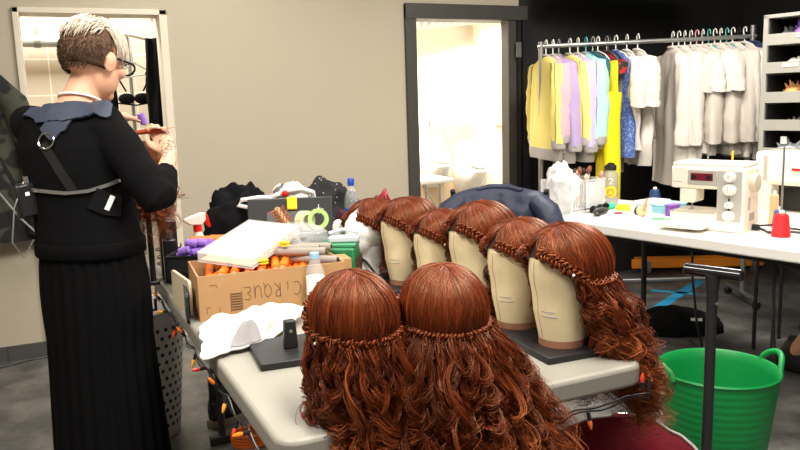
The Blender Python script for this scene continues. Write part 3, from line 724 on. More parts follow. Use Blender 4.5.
# black bottle, spray bottle
kb = thing('lotion_bottle', 'square black bottle with dark cap behind the purple rollers', 'bottle', (.318, 2.655, T))
MB().prism(rrect(-.022, .022, -.016, .016, .006, 3), 0, .150).build('bottle_body', M['black_plastic'], kb, bevel=.004)
MB().lathe([(.012, .15), (.012, .178), (.010, .18)], n=16).build('cap', mat('dark_cap', (.05, .05, .05), .3), kb)
kb2 = thing('lotion_bottle', 'tall black box-shaped bottle at far left table corner', 'bottle', (.325, 2.735, T))
MB().prism(rrect(-.03, .03, -.02, .02, .006, 3), 0, .205).build('bottle_body', M['black_plastic'], kb2, bevel=.004)
sp = thing('spray_bottle', 'white spray bottle with red trigger beside orange rollers', 'spray bottle', (.435, 2.775, T), R(25))
MB().lathe([(.030, 0), (.032, .01), (.032, .11), (.014, .145), (.013, .155)], n=20).build('bottle_body', M['white_plastic'], sp)
MB().lathe([(.015, .150), (.015, .172)], n=16).build('collar', M['red'], sp)
MB().loft([[(x, sy*w, z) for sy, z in ((-1, z0), (1, z0), (1, z1), (-1, z1))] for x, w, z0, z1 in ((-.055, .005, .192, .200), (-.03, .010, .176, .206), (.012, .013, .172, .214), (.032, .011, .188, .216))]).build('spray_head', M['white_plastic'], sp, bevel=.003)
MB().tube([(.022, 0, .21), (.036, 0, .200), (.042, 0, .180), (.052, 0, .160)], [.007, .008, .007, .004], 8, flat=1.6).build('trigger', M['red'], sp)
# file holders, coil and pencil between table edge and box
cream_b = mat('cream_board', S(214, 196, 164), .7)
for i, (x, m, lab, hh, rz) in enumerate(((.296, cream_b, 'cream folder standing against left end of the cardboard box', .105, -96), (.300, M['black_plastic'], 'thin black folder leaning beside the cream one', .085, -78))):
    f = MB().prism(rrect(-.10, .10, 0, hh, .012, 3), -.004, .004, rotm(R(90))).build('folder', m, loc=(x-(.0, .004)[i], (2.26, 2.19)[i], T), rotz=R((96, 84)[i]))
    tag(f, lab, 'folder')
    if i == 0: MB().cyl((.03, -.0045, .085), .012, .001, 16, rotm(R(90))).build('red_spot', M['red'], f)
hc = MB()
hc.tube([(.045*math.cos(a)*(1+.1*math.sin(a*3.3)), .075*math.sin(a), .012+.0045*a) for a in [i*.2 for i in range(95)]], .0032, 6)
tag(hc.build('cable_coil', M['black_plastic'], loc=(.262+.08, 2.86, T)), 'black cable coiled on the far left table corner', 'cable')
tag(MB().tube([(0, 0, 0), (.075, .0, 0), (.083, 0, 0)], [.0045, .0045, .001], 6).build('pencil', M['wood'], loc=(.305, 2.36, T+.005), rotz=R(60)), 'wooden stick lying at the left table edge under the tray', 'stick')
# heap of black coats and bags behind
def heap(name, label, cat, loc, rad, m, seed, amp=.28, rz=0, fr=2.2, group=None, zmin=0, noi=3):
    k = MB(); nu, nv = 56, 28; rings = []
    for i in range(nv+1):
        ph = PI/2*i/nv; ring = []
        for j in range(nu):
            a = 2*PI*j/nu; d = Vector((math.cos(a)*math.cos(ph), math.sin(a)*math.cos(ph), math.sin(ph)))
            f = 1+amp*nz(d, fr, seed)+amp*.45*nz(d, fr*2.6, seed+4)+amp*.2*abs(nz(d, fr*6, seed+9))
            ring.append((d.x*rad[0]*f, d.y*rad[1]*f, max(0, d.z*rad[2]*f)))
        rings.append(ring)
    k.loft(rings); o = k.build(name, m, loc=loc, rotz=rz, ang=70); return tag(o, label, cat, group)
black_sheen = mat('black_nylon', (.014, .014, .016), .55, var=.2, bump=.3, bs=60, sheen=.2)
heap('black_coat', 'black coat heaped on the far table end, left of the white bag', 'coat', (.655, 2.915, T), (.205, .11, .265), M['black_cloth'], 3, .34, fr=1.9)
starry = two_tone('starry_black_cloth', S(150, 150, 150), (.007, .007, .008), 42, .10, .14, .8, kind='VORONOI')
heap('patterned_coat', 'black coat with pale flecks heaped behind the open case', 'coat', (.965, 2.90, T), (.20, .11, .275), starry, 8, .20, fr=1.5)
heap('maroon_scarf', 'dark maroon scarf lying below the patterned black coat', 'scarf', (.975, 2.735, T), (.06, .05, .17), mat('maroon_cloth', S(66, 20, 32), .8, var=.4, vs=60), 5, .3)
wbag = thing('drawstring_bag', 'white and grey bag with a red button on the heap of coats', 'bag', (.80, 2.80, T+.19), R(-10))
heap('bag_body', None, None, (0, 0, 0), (.085, .06, .115), two_tone('grey_printed_cloth', S(232, 226, 214), S(96, 92, 90), 16, .52, .60), 4, .18).parent = wbag
MB().tube([(-.095, -.01, .03), (-.07, -.04, .065), (-.02, -.056, .085), (.03, -.05, .088), (.075, -.03, .07), (.088, 0, .01)], .010, 8).build('trim_edge', M['white_cloth'], wbag)
MB().ell((-.032, -.060, .075), (.013, .007, .013), 16, 10).build('red_button', M['red'], wbag)
MB().tube([(-.06, -.02, .06), (-.13, -.03, .062), (-.19, -.02, .055), (-.205, -.01, .035), (-.15, -.03, .022), (-.09, -.05, .02)], .008, 8).build('strap', M['white_cloth'], wbag)
cpb = bottle('water_bottle', 'small blue-labelled bottle standing beyond the patterned coat', (1.055, 2.84, T), .295, .030, M['blue'], mat('blue_label', S(44, 84, 190), .4))
redm = two_tone('red_sequin', S(150, 16, 30), S(60, 6, 14), 30, .42, .6, .35)
heap('red_bag', 'shiny red bag at the far end behind the wigs', 'bag', (1.10, 2.63, T), (.06, .05, .245), redm, 12, .15)
hs = thing('headset_clip', 'small black clip with cable in front of foam head', 'clip', (.935, 2.255, T))
MB().ell((0, 0, .02), (.028, .018, .014), 16, 10).build('clip_body', M['black_metal'], hs)
MB().tube([(-.02, 0, .03), (-.04, .04, .07), (-.07, .09, .10), (-.09, .12, .07)], .004, 6).build('cable', M['black_plastic'], hs)

# ------------------------------------------------------------------ white cloth with grey lining
def cloth_pt(a, b):
    # a along the front (left to right), b to the back
    A, B, C, D = Vector((.262, 1.735)), Vector((.445, 1.800)), Vector((.600, 1.985)), Vector((.300, 2.010))
    p = A.lerp(B, a).lerp(D.lerp(C, a), b)
    edge = min(1, 6*min(a, 1-a, b, 1-b))
    z = .012 + edge*(.022+.034*(nz((a*2.6, b*2.2, 2), 1)+.35) + .016*abs(nz((a*6-b*3, b*5, 5), 1))) + .016*b*a
    p = p + Vector((.012*nz((b*5, a*3, 7)), .012*nz((a*6, b*3, 11))))
    x = p.x; zz = T+max(.004, z)
    if x < .288+.01: zz = min(zz, T+.012)
    return (x, p.y, zz)
cl = MB().grid(cloth_pt, 44, 36).build('white_cloth', M['white_cloth'], solid=.004, ang=180)
tag(cl, 'crumpled white cloth lying before the cardboard box', 'cloth')
MB().grid(lambda a, b: tuple(Vector(cloth_pt(.40+.45*a, .02+.16*b*math.sin(PI*min(1, a*1.1))))+Vector((0, -.003, .004))), 20, 8).build('grey_lining', M['grey_cloth'], cl, ang=180)
tag(MB().prism([(0, 0), (.09, .012), (.07, .15), (-.005, .14)], 0, .004).build('cardboard_piece', M['cardboard'], loc=(.300, 1.86, T)), 'flat tan cardboard piece under the edge of the white cloth', 'cardboard')

# ------------------------------------------------------------------ string of lights along the table edge
sl = thing('string_lights', 'black string of small orange lights along the table edge', 'string lights', (0, 0, 0))
pts = []
for i in range(60):
    u = i/59; pts.append((.271+.026*u-.004*abs(math.sin(i*.55)), 2.75-1.50*u, T-.034-.018*abs(math.sin(i*.42))))
for i in range(1, 50):
    u = i/49; pts.append((.305+.84*u, 1.226+.018*u-.004*abs(math.sin(i*.6)), T-.056-.008*abs(math.sin(i*.42))-.01*math.sin(PI*u)))
pts += [(1.150, 1.248, T-.040), (1.157, 1.28, T-.036)]
MB().tube(pts, .0022, 6).build('cord', M['black_plastic'], sl)
MB().tube([(p[0]-.003*math.sin(i), p[1], p[2]-.008+.003*math.cos(i*.9)) for i, p in enumerate(pts)], .0017, 6).build('cord', M['black_plastic'], sl)
orb = mat('orange_bulb', S(250, 120, 30), .25, coat=.3); yeb = mat('yellow_bulb', S(252, 176, 50), .25); reb = mat('red_bulb', S(232, 70, 40), .25)
bul = []
for i, j in enumerate((5, 11, 18, 24, 31, 36, 41, 45, 49, 53, 57, 70, 78, 88)):
    p = Vector(pts[j]); d = Vector((-.35*(1 if j < 60 else .1), -.15 if j < 60 else -.3, -.9 if i % 3 else .5)).normalized()
    if i % 4 == 1: d = Vector((-.9, -.3, .1)).normalized()
    bul.append((p, d))
bul.append((Vector((1.118, 1.236, T-.05)), Vector((-.05, -.1, 1)).normalized()))
bul.append((Vector((.965, 1.226, T-.068)), Vector((.15, -.1, -1)).normalized()))
for i, (p, d) in enumerate(bul):
    MB().tube([p, p+d*.018], .0045, 8).build('socket', M['black_plastic'], sl)
    MB().tube([p+d*.016, p+d*.024, p+d*.034, p+d*.040], [.004, .0052, .0035, .0008], 8).build('bulb', (orb, yeb, reb)[i % 3], sl)

for i, (x, y, z, a) in enumerate(((.515, 2.150, T+.134, 20), (.60, 2.215, T+.168, -40))):
    t = thing('butterfly_clip', ('small yellow clip lying on the orange rods at front of the box', 'small yellow clip beside the grey rods')[i], 'clip', (x, y, z), R(a))
    MB().prism([(-.014, -.010), (.012, -.014), (.018, 0), (.012, .014), (-.014, .010)], 0, .005).build('clip_jaw', M['yellow'], t, bevel=.001)
    MB().prism([(-.014, -.010), (.012, -.014), (.018, 0), (.012, .014), (-.014, .010)], .008, .013).build('clip_jaw', M['yellow'], t, bevel=.001)
# ------------------------------------------------------------------ sewing machine (local x along the front edge, y into the table)
ivory = mat('ivory_plastic', S(238, 230, 214), .32, var=.02, coat=.15)
panel = mat('grey_panel', S(176, 172, 164), .4, var=.03)
def sewing_machine(loc):
    t = thing('sewing_machine', 'ivory sewing machine with four dials facing the front edge of white table', 'sewing machine', loc, T2R)
    k = MB().bx(0, .305, .0, .19, 0, .085); k.build('bed', ivory, t, bevel=.008)
    MB().bx(.195, .305, .004, .185, .07, .300).build('column', ivory, t, bevel=.012)
    MB().bx(.0, .30, .004, .185, .195, .302).build('arm', ivory, t, bevel=.012)
    MB().bx(.006, .30, .01, .18, .298, .318).build('top_lid', M['white_plastic'], t, bevel=.006)
    MB().bx(.035, .105, .012, .12, .125, .20).build('needle_head', ivory, t, bevel=.012)
    MB().tube([(.07, .07, .13), (.07, .07, .088)], .004, 8).bx(.062, .078, .05, .09, .0875, .092).build('presser_foot', M['chrome'], t)
    MB().bx(-.02, .175, -.10, .0, .018, .036).build('flatbed', ivory, t, bevel=.004)
    MB().bx(.0, .19, -.002, .001, .082, .087).build('bed_edge', panel, t)
    fp = MB().bx(.198, .296, -.0015, .004, .05, .285).build('control_panel', panel, t, bevel=.003)
    MB().bx(.075, .196, -.0015, .004, .215, .285).build('display_panel', panel, t, bevel=.003)
    d = MB().bx(.088, .180, -.004, -.001, .235, .270).build('display', mat('dark_red_display', S(110, 24, 40), .3), t, bevel=.002)
    for x in (.103, .164): MB().cyl((x, -.005, .252), .011, .004, 14, rotm(R(90))).build('spool_symbol', M['black_plastic'], d)
    for z, r in ((.255, .020), (.198, .022), (.128, .014), (.078, .020)):
        kb = MB().lathe([(r*1.25, 0), (r*1.25, .004), (r, .005), (r*.92, .020), (r*.8, .022)], n=24, M=rotm(R(90)), c=(.248, -.001, z)).build('dial', M['white_plastic'], t)
        MB().bx(.2465, .2495, -.0245, -.022, z, z+r*.8).build('pointer', panel, kb)
    MB().bx(.246, .251, -.006, 0, .103, .112).bx(.246, .251, -.006, 0, .145, .160).build('slider', M['black_plastic'], t)
    MB().lathe([(.043, 0), (.045, .006), (.040, .022), (.02, .026)], n=28, M=rotm(0, R(90)), c=(.304, .10, .225)).build('hand_wheel', mat('beige_wheel', S(196, 182, 160), .4), t)
    MB().bx(.3045, .3065, .07, .13, .05, .085).build('type_plate', panel, t)
    MB().bx(.3045, .3065, .05, .075, .10, .16).build('power_switch', panel, t)
    MB().tube([(.12, .10, .316), (.12, .10, .395)], .003, 6).build('thread_pin', M['grey_metal'], t)
    MB().bx(.012, .05, .0, .003, .225, .228).build('logo_line', panel, t)
    MB().tube([(.20, .16, .31), (.20, .16, .355), (.205, .15, .36)], .004, 6).build('lever', M['yellow'], t)
    return t
sm1 = sewing_machine(on2(.515, .135)); sm1.scale = (1.04, 1, .92); sm1.rotation_euler = (0, 0, T2R+R(10))
# serger at the right
sg = thing('overlock_machine', 'second white sewing machine with dark opening at the right edge', 'sewing machine', on2(.70, .52), T2R)
MB().bx(0, .30, 0, .20, 0, .05).build('bed', ivory, sg, bevel=.008)
MB().bx(0, .30, .02, .20, .17, .32).build('arm', ivory, sg, bevel=.02)
MB().bx(-.02, .055, .02, .20, .02, .32).bx(.2, .30, .02, .2, .04, .30).build('column', ivory, sg, bevel=.014)
MB().bx(.055, .20, .10, .15, .05, .17).build('dark_opening', M['black_plastic'], sg)
MB().bx(.15, .25, .015, .02, .24, .25).build('red_line', M['red'], sg)
# thread cones
def cone(label, loc, m, h=.12, r=.032, group=None):
    t = thing('thread_cone', label, 'thread', loc, 0, group)
    n_ = 26; MB().lathe([(r*1.0, .0), (r*1.02, .008)] + [((r*(1-.28*i/n_))*(1+.012*(i % 2)), .01+(h-.02)*i/n_) for i in range(n_+1)] + [(r*.5, h-.004)], n=26).build('thread', m, t)
    MB().lathe([(r*.36, 0), (r*.30, h+.006), (r*.2, h+.008)], n=16).build('core', M['white_plastic'], t)
    return t
cone('big red thread cone standing at the front edge by sewing machine', on2(.965, .235), mat('red_thread', S(205, 20, 26), .6, bump=.3, bs=300, stretch=(1, 1, 12)), .100, .036)
cone('blue thread cone right behind the red one', on2(.86, .43), mat('blue_thread', S(50, 92, 150), .6, bump=.3, bs=300), .085, .030)
cone('dark blue thread cone at the table back edge below white shirts', on2(.05, .70), mat('navy_thread', S(24, 52, 92), .6, bump=.3, bs=300), .09, .034)
cone('teal thread cone seen through the gap of the ivory sewing machine', on2(.60, .50), mat('teal_thread', S(20, 70, 84), .6), .13, .030)
cone('peach thread cone beside the white overlock machine', on2(.83, .44), mat('peach_thread', S(238, 178, 130), .6), .15, .022)
ts = thing('thread_stand', 'thin grey thread rod standing behind the red cone', 'thread stand', on2(.925, .31))
MB().lathe([(.035, 0), (.035, .008), (.006, .012)], n=18).build('foot', M['black_plastic'], ts)
MB().tube([(0, 0, .01), (0, 0, .36)], .0045, 8).build('rod', M['grey_metal'], ts)
tag(MB().tube([on2(.80, .34, T+.008), on2(.84, .30, T+.014), on2(.90, .26, T+.007), on2(.97, .32, T+.01), on2(1.05, .34, T+.006), on2(1.2, .42, T+.006)], .006, 8).tube([on2(.80, .36, T+.012), on2(.86, .37, T+.02), on2(.94, .38, T+.012), on2(1.1, .40, T+.008)], .005, 8).build('power_cable', M['black_plastic']), 'black power cable lying between sewing machine and red cone', 'cable')
MBp = MB().bx(-.03, .03, -.014, .014, 0, .026)
tag(MBp.build('plug', M['black_plastic'], loc=on2(.805, .31), rotz=T2R, bevel=.005), 'black plug block beside the sewing machine column', 'plug')

# clear bin of brushes
bn = thing('clear_bin', 'clear plastic bin holding makeup brushes and a crumpled bag', 'bin', on2(-.115, .23), T2R)
L_, W_, H_ = .20, .27, .17
k = MB(); k.bx(-L_/2, L_/2, -W_/2, W_/2, 0, .004)
for a in (0, 1): k.bx(-L_/2, L_/2, -W_/2+a*(W_-.003), -W_/2+a*(W_-.003)+.003, 0, H_).bx(-L_/2+a*(L_-.003), -L_/2+a*(L_-.003)+.003, -W_/2, W_/2, 0, H_)
k.build('bin', M['clear'], bn)
MB().bx(L_/2-.006, L_/2-.003, -.01, W_/2-.004, .01, H_-.012).build('white_card', M['paper'], bn)
MB().tube([(-L_/2, -W_/2, H_), (L_/2, -W_/2, H_), (L_/2, W_/2, H_), (-L_/2, W_/2, H_)], .004, 6, closed=True).build('rim', M['clear'], bn)
cr_bag = MB(); rings = []
for i in range(25):
    ph = -PI/2+PI*i/24; ring = []
    for j in range(36):
        a = 2*PI*j/36; d = Vector((math.cos(a)*math.cos(ph), math.sin(a)*math.cos(ph), math.sin(ph))); f = 1+.30*nz(d, 2.5, 3)+.22*abs(nz(d, 6, 9))
        ring.append((d.x*.072*f, d.y*.085*f, d.z*.115*f))
    rings.append(ring)
cr_bag.loft(rings); pb = cr_bag.build('plastic_bag', mat('white_film', S(236, 236, 236), .2, alpha=.75, bump=.6, bs=40), ang=180); pb.location = on2(-.13, .165, T+.13)
tag(pb, 'crumpled white plastic bag stuffed in clear bin of brushes', 'bag')
bris = [mat('bristle_cream', S(214, 190, 160), .8), mat('bristle_brown', S(120, 74, 50), .8), mat('bristle_dark', S(52, 40, 34), .8), mat('bristle_pink', S(206, 150, 130), .8)]
for i in range(12):
    u, v = -.045+.09*((i*5) % 7)/6, .02+.10*(i/11)
    t = thing('makeup_brush', 'makeup brush standing bristles up in the clear bin', 'brush', on2(-.115+u, .23+v, T+.006), 0, 'makeup brushes in the clear bin')
    t.rotation_euler = (R((i*37) % 17-8), R((i*23) % 15-7), 0)
    h = .135+.012*((i*3) % 4)
    MB().tube([(0, 0, 0), (0, 0, h)], .004, 8).build('handle', (M['wood'], M['black_plastic'])[i % 2], t)
    MB().lathe([(.005, h), (.0055, h+.016)], n=12).build('ferrule', M['chrome'], t)
    MB().lathe([(.0055, h+.016), (.0115, h+.034), (.011, h+.046), (.004, h+.056)], n=14).build('bristles', bris[i % 4], t)
# clear bottle with yellow disc
wbt = thing('drinking_bottle', 'smoky clear drinking bottle with black cap and yellow round mark', 'bottle', on2(-.125, .55))
smoky = mat('smoky_plastic', (.36, .37, .36), .1, alpha=.6)
MB().lathe([(.038, 0), (.041, .006), (.041, .155), (.038, .175), (.026, .190), (.026, .2)], n=28).build('bottle_body', smoky, wbt)
MB().lathe([(.030, .192), (.030, .216), (.022, .222)], n=24).build('cap', M['black_plastic'], wbt)
MB().tube([(-.03, 0, .205), (-.042, 0, .19), (-.040, 0, .21), (-.01, 0, .228), (.02, 0, .224)], .006, 8).build('carry_loop', M['black_plastic'], wbt)
def arcpatch(r, a0, a1, f, z):   # small marks lying on the bottle's wall
    return None
cdir = math.atan2(-(on2(-.13, .5).y), -(on2(-.13, .5).x))
dk = MB(); pts_ = [(0, 0)]+[(.033*math.cos(b), .030*math.sin(b)) for b in [2*PI*i/32 for i in range(32)]]
onb = lambda s, z, r: (r*math.cos(cdir+s/r), r*math.sin(cdir+s/r), z)
rr_ = [[onb(q*.034*math.cos(b), .078+q*.031*math.sin(b), .0416) for b in [2*PI*i/32 for i in range(32)]] for q in (.02, .35, .7, 1)]
dk.loft(rr_, caps=False); yd = dk.build('yellow_disc', M['yellow'], wbt)
fk = MB(); fk.tube([onb(.017*math.cos(b), .075+.018*math.sin(b), .0425) for b in [2*PI*i/20 for i in range(20)]], .0018, 5, closed=True)
for s in (-.007, .007): fk.tube([onb(s, .080, .0425), onb(s, .084, .0425)], .0022, 6)
fk.tube([onb(-.008, .068, .0425), onb(0, .064, .0425), onb(.008, .068, .0425)], .0014, 5).build('grey_mark', mat('grey_print', S(120, 116, 90), .6), yd)
MB().tube([onb(s, z, .0416) for s, z in ((-.009, .142), (-.004, .150), (.006, .149), (.009, .141), (.002, .131), (-.009, .121), (.010, .121))], .0022, 6).build('number_two', M['paper'], wbt)
# small things on the table
sgz = thing('sunglasses', 'black sunglasses folded on the table beside clear bin', 'glasses', on2(.0, .275), T2R+R(100))
for sx in (-1, 1):
    MB().ell((sx*.036, 0, .022), (.032, .006, .020), 18, 10).build('lens', M['black_plastic'], sgz)
    MB().tube([(sx*.066, 0, .03), (sx*.068, .05, .02), (sx*.06, .10, .008)], .0035, 6).build('temple', M['black_plastic'], sgz)
MB().tube([(-.012, 0, .028), (0, -.002, .032), (.012, 0, .028)], .004, 6).build('bridge', M['black_plastic'], sgz)
tag(MB().ell((0, 0, .024), (.085, .038, .024), 20, 10).build('black_pouch', M['black_cloth'], loc=on2(-.06, .33), rotz=T2R+R(60)), 'soft black pouch lying behind the sunglasses', 'pouch')
tag(MB().ell((0, 0, .018), (.085, .03, .018), 20, 10).build('eyeglass_case', M['black_plastic'], loc=on2(.06, .235), rotz=T2R+R(110)), 'small black case lying at the table front by sunglasses', 'case')
tag(MB().prism(rrect(-.09, .09, -.055, .055, .004, 2), 0, .006).build('notepad', M['paper'], loc=on2(.16, .26), rotz=T2R+R(70)), 'flat white notepad on the sewing table', 'notepad')
scs = thing('scissors', 'small scissors with reddish handles on the notepad', 'scissors', on2(.155, .30, T+.008), T2R+R(30))
MB().tube([(.0, 0, 0), (.07, .008, 0)], [.004, .001], 6).tube([(0, .004, .003), (.07, -.006, .003)], [.004, .001], 6).build('blades', M['chrome'], scs)
for sy in (-1, 1): MB().tube([(-.03+.018*math.cos(a), sy*.013+.012*math.sin(a), .002) for a in [i*PI/8 for i in range(16)]], .003, 6, closed=True).build('handle', mat('maroon_handle', S(140, 60, 60), .4), scs)
gl = thing('tape_measure', 'coiled yellow tape measure behind the scissors', 'tape measure', on2(.04, .455))
MB().tube([((.028+.0012*i/6)*math.cos(i*.3), (.028+.0012*i/6)*math.sin(i*.3), .01+.004*math.sin(i*.21)) for i in range(70)], .008, 6, flat=1.4).build('tape', M['yellow'], gl)
tag(MB().ell((0, 0, .018), (.026, .02, .018), 16, 10).build('sponge', mat('green_sponge', S(60, 196, 150), .8), loc=on2(-.02, .42)), 'small green sponge next to the tape measure', 'sponge')
pc = thing('pin_cushion', 'round cream pin cushion with black band lying on its side', 'pin cushion', on2(.235, .325, T+.026), T2R+R(20)); pc.rotation_euler = (R(80), 0, T2R+R(60))
MB().ell((0, 0, .0), (.026, .026, .030), 20, 12).build('cushion', mat('cream_cushion', S(222, 190, 140), .8), pc)
MB().lathe([(.027, -.026), (.029, -.012), (.027, -.004)], n=22, caps=False).build('band', M['black_plastic'], pc)
MB().tube([(0, 0, .025), (.004, .03, .04), (.010, .06, .05)], [.010, .008, .005], 8).build('strap', mat('tan_strap', S(190, 150, 110), .7), pc)
tag(MB().tube([(0, 0, 0), (.09, 0, 0), (.10, 0, 0)], [.005, .005, .001], 8).build('pencil', mat('green_pencil', S(96, 190, 120), .4), loc=on2(.33, .27, T+.006), rotz=T2R+R(20)), 'green pencil lying in front of the plastic boxes', 'pencil')
for i, (u, v, c, lab, s) in enumerate(((.16, .50, (214, 226, 232), 'long clear plastic box left of the sewing machine', (.10, .10, .048)), (.25, .53, (150, 210, 226), 'pale blue plastic box stacked beside the clear one', (.10, .08, .04)), (.33, .44, (120, 70, 160), 'small purple box next to sewing machine bed', (.035, .04, .05)))):
    t = thing('plastic_box', lab, 'box', on2(u, v), T2R)
    a = S(*c)
    MB().bx(-s[0]/2, s[0]/2, -s[1], s[1], 0, s[2]).build('box_body', mat('box_plastic', a, .3, alpha=.75 if i < 2 else 1), t, bevel=.006)
    MB().bx(-s[0]/2-.003, s[0]/2+.003, -s[1]-.003, s[1]+.003, s[2], s[2]+.008).build('lid', mat('box_lid', S(*[min(255, k+20) for k in c]), .3), t, bevel=.003)

# ------------------------------------------------------------------ folding chair with the navy jacket
chz = R(-39)
ch = thing('folding_chair', 'black folding chair under the navy jacket', 'chair', (1.725, 2.80, 0), chz)
MB().prism(rrect(-.20, .20, -.02, .38, .04), .44, .465).build('seat', M['black_plastic'], ch, bevel=.006)
MB().bx(-.19, .19, -.055, -.035, .70, .93).build('backrest', M['black_plastic'], ch, bevel=.012)
for sx in (-1, 1):
    MB().tube([(sx*.20, .34, .01), (sx*.20, -.045, .94)], .012, 8).build('leg', M['black_metal'], ch)
    MB().tube([(sx*.185, -.10, .01), (sx*.185, .32, .44)], .012, 8).build('leg', M['black_metal'], ch)
jk_m = mat('navy_jacket_cloth', S(34, 40, 62), .55, var=.25, vs=8, bump=.5, bs=22)
jt = thing('navy_jacket', 'navy blue jacket draped over the folding chair back', 'jacket', (1.725, 2.80, -.022), chz)
prof = [(-.115, .50), (-.108, .66), (-.098, .80), (-.088, .90), (-.070, .958), (-.045, .972), (-.018, .955), (-.008, .88), (.0, .74), (.006, .60)]
def jk(a, b):
    f = b*(len(prof)-1); i = min(int(f), len(prof)-2); t = f-i
    y = prof[i][0]*(1-t)+prof[i+1][0]*t; z = prof[i][1]*(1-t)+prof[i+1][1]*t
    s = a*2-1; drop = .035*abs(s)**3
    hw = .205+.05*max(0, (.95-z))*1.0
    n1 = nz((a*3.2, b*2.4, 1), 1); n2 = nz((a*9, b*3.5, 4), 1)
    return (s*hw+.01*n1, y+.020*n1+.010*n2-(.02*math.sin(a*11) if z < .9 else 0)*.6, z-drop+.010*n1)
MB().grid(jk, 48, 40).build('jacket_body', jk_m, jt, solid=.008, ang=180)
for sx in (-1, 1):
    pts = [(sx*.16, -.070, .922), (sx*.205, -.095, .885), (sx*.245, -.115, .79), (sx*.265, -.12, .66), (sx*.265, -.12, .52)]
    MB().tube(pts, [.050, .062, .060, .054, .048], 16, flat=.75).build('sleeve', jk_m, jt)
MB().tube([(-.09, -.06, .965), (-.04, -.04, .975), (.04, -.04, .975), (.10, -.065, .962)], [.010, .014, .014, .010], 10).build('collar', jk_m, jt)

# ------------------------------------------------------------------ storage rack of bins at the right
un = thing('bin_rack', 'grey metal rack of open bins behind the sewing table', 'storage rack', (3.185, 2.735, 0), T2R)
ug = mat('grey_rack_paint', S(150, 148, 140), .5, var=.03); dark_in = mat('dark_bin_inside', (.02, .02, .02), .6)
ZT, ZB = 1.682, 1.01
MB().bx(0, .022, 0, .30, ZB-.02, ZT).bx(.50, .522, 0, .30, ZB-.02, ZT).bx(0, .522, .285, .30, ZB-.02, ZT).bx(0, .522, 0, .30, ZT-.012, ZT+.004).build('frame', ug, un)
for x, y in ((.011, .02), (.511, .02), (.011, .28), (.511, .28)): MB().tube([(x, y, 0), (x, y, ZB-.02)], .010, 8).build('leg', M['black_metal'], un)
bays = [(ZT-.088, ZT-.012), (ZT-.222, ZT-.138), (ZT-.364, ZT-.283), (ZT-.498, ZT-.425), (ZT-.635, ZT-.555)]
for z0, z1 in bays:
    b = MB().bx(.022, .50, .0, .012, z0-.052, z0).bx(.022, .50, .012, .285, z0-.052, z0-.046).build('bin', ug, un)
    MB().bx(.024, .498, .278, .284, z0-.046, z1+.03).bx(.022, .027, .012, .28, z0-.04, z1).build('liner', dark_in, b)
for k, (bi, x) in enumerate(((0, .16), (1, .10))):
    MB().bx(x, x+.075, -.003, 0, bays[bi][0]-.024, bays[bi][0]-.010).build('name_label', M['paper'], un)
def at_un(x, y, z): c, s = math.cos(T2R), math.sin(T2R); return (3.185+c*x-s*y, 2.735+s*x+c*y, z)
def fluff(name, label, cat, x, bay, w, h, m, seed, spikes=True):
    k = MB(); rg = random.Random(seed)
    k.ell((0, 0, h*.3), (w*.7, .06, h*.4), 16, 10)
    for i in range(46):
        a = rg.uniform(0, 2*PI); e = rg.uniform(.05, 1.2); d = Vector((math.cos(a)*math.cos(e)*w, math.sin(a)*math.cos(e)*.08, math.sin(e)*h))
        q = d*rg.uniform(.75, 1.1); k.tube([d*.3, d*.7, q], [.014, .010, .002] if spikes else [.012, .016, .010], 6)
    o = k.build(name, m, loc=at_un(x, .085, bays[bay][0]-.040), rotz=T2R); return tag(o, label, cat)
fluff('feather_trim', 'purple feather trim in the top bin of the grey rack', 'trim', .16, 0, .06, .115, mat('purple_feather', S(130, 96, 180), .8), 1)
fluff('lace_trim', 'grey lace trim beside the purple one in top bin', 'trim', .085, 0, .04, .085, mat('grey_lace', S(96, 96, 96), .8), 2)
fluff('white_tulle', 'small white tulle in the second bin of the grey rack', 'fabric', .13, 1, .04, .065, M['white_cloth'], 3, False)
fluff('tan_ruffle', 'tan leafy trim in the middle bin of the grey rack', 'trim', .13, 2, .08, .10, mat('tan_leaf', S(206, 150, 92), .8), 4)
fluff('dark_trim', 'small pale scrap in the fourth bin of grey rack', 'fabric', .14, 3, .05, .055, mat('dim_scrap', S(120, 116, 112), .8), 5)
fluff('white_feathers', 'white feathers in the lowest bin of the grey rack', 'feathers', .12, 4, .10, .085, mat('white_feather', S(216, 220, 224), .8), 6)
tag(MB().bx(-.015, .015, -.002, .002, 0, .035).build('paper_tag', M['paper'], loc=at_un(.11, .03, bays[4][0]+.02), rotz=T2R), 'small white paper tag among the white feathers', 'tag')
# ------------------------------------------------------------------ things on the floor
blue_t = mat('blue_tape_m', S(46, 158, 206), .6)
def strip(name, label, a, b, w):
    a, b = Vector(a), Vector(b); d = (b-a).normalized(); n_ = Vector((-d.y, d.x))*w/2
    return tag(MB().prism([a-n_, b-n_, b+n_, a+n_], .001, .0025).build(name, blue_t, smooth=False), label, 'tape')
strip('floor_tape', 'long strip of blue tape on the dark floor', (3.10, 3.44), (4.20, 4.02), .07)
strip('floor_tape', 'short strip of blue tape crossing the long one', (3.62, 3.93), (3.80, 3.70), .05)
heap('black_bag', 'flat black bag on the floor behind the green tub', 'bag', (3.13, 3.20, 0), (.27, .19, .12), M['black_cloth'], 6, .12, R(-30), 1.5)
tag(MB().prism(rrect(-.03, .03, -.008, .008, .003), 0, .003, rotm(R(70))).build('bag_label', M['paper'], loc=(3.13, 3.045, .09), rotz=R(-35)), 'small white label on the flat black bag', 'label')
oc = thing('orange_dolly', 'low orange dolly with grey castors by the dark back wall', 'dolly', (4.30, 4.19, 0), R(-26))
orp = mat('orange_paint', S(255, 146, 36), .5)
MB().bx(-.50, .47, -.05, -.02, .045, .115).build('beam', orp, oc, bevel=.006)
MB().bx(-.44, .44, .10, .13, .05, .10).build('beam', orp, oc, bevel=.006)
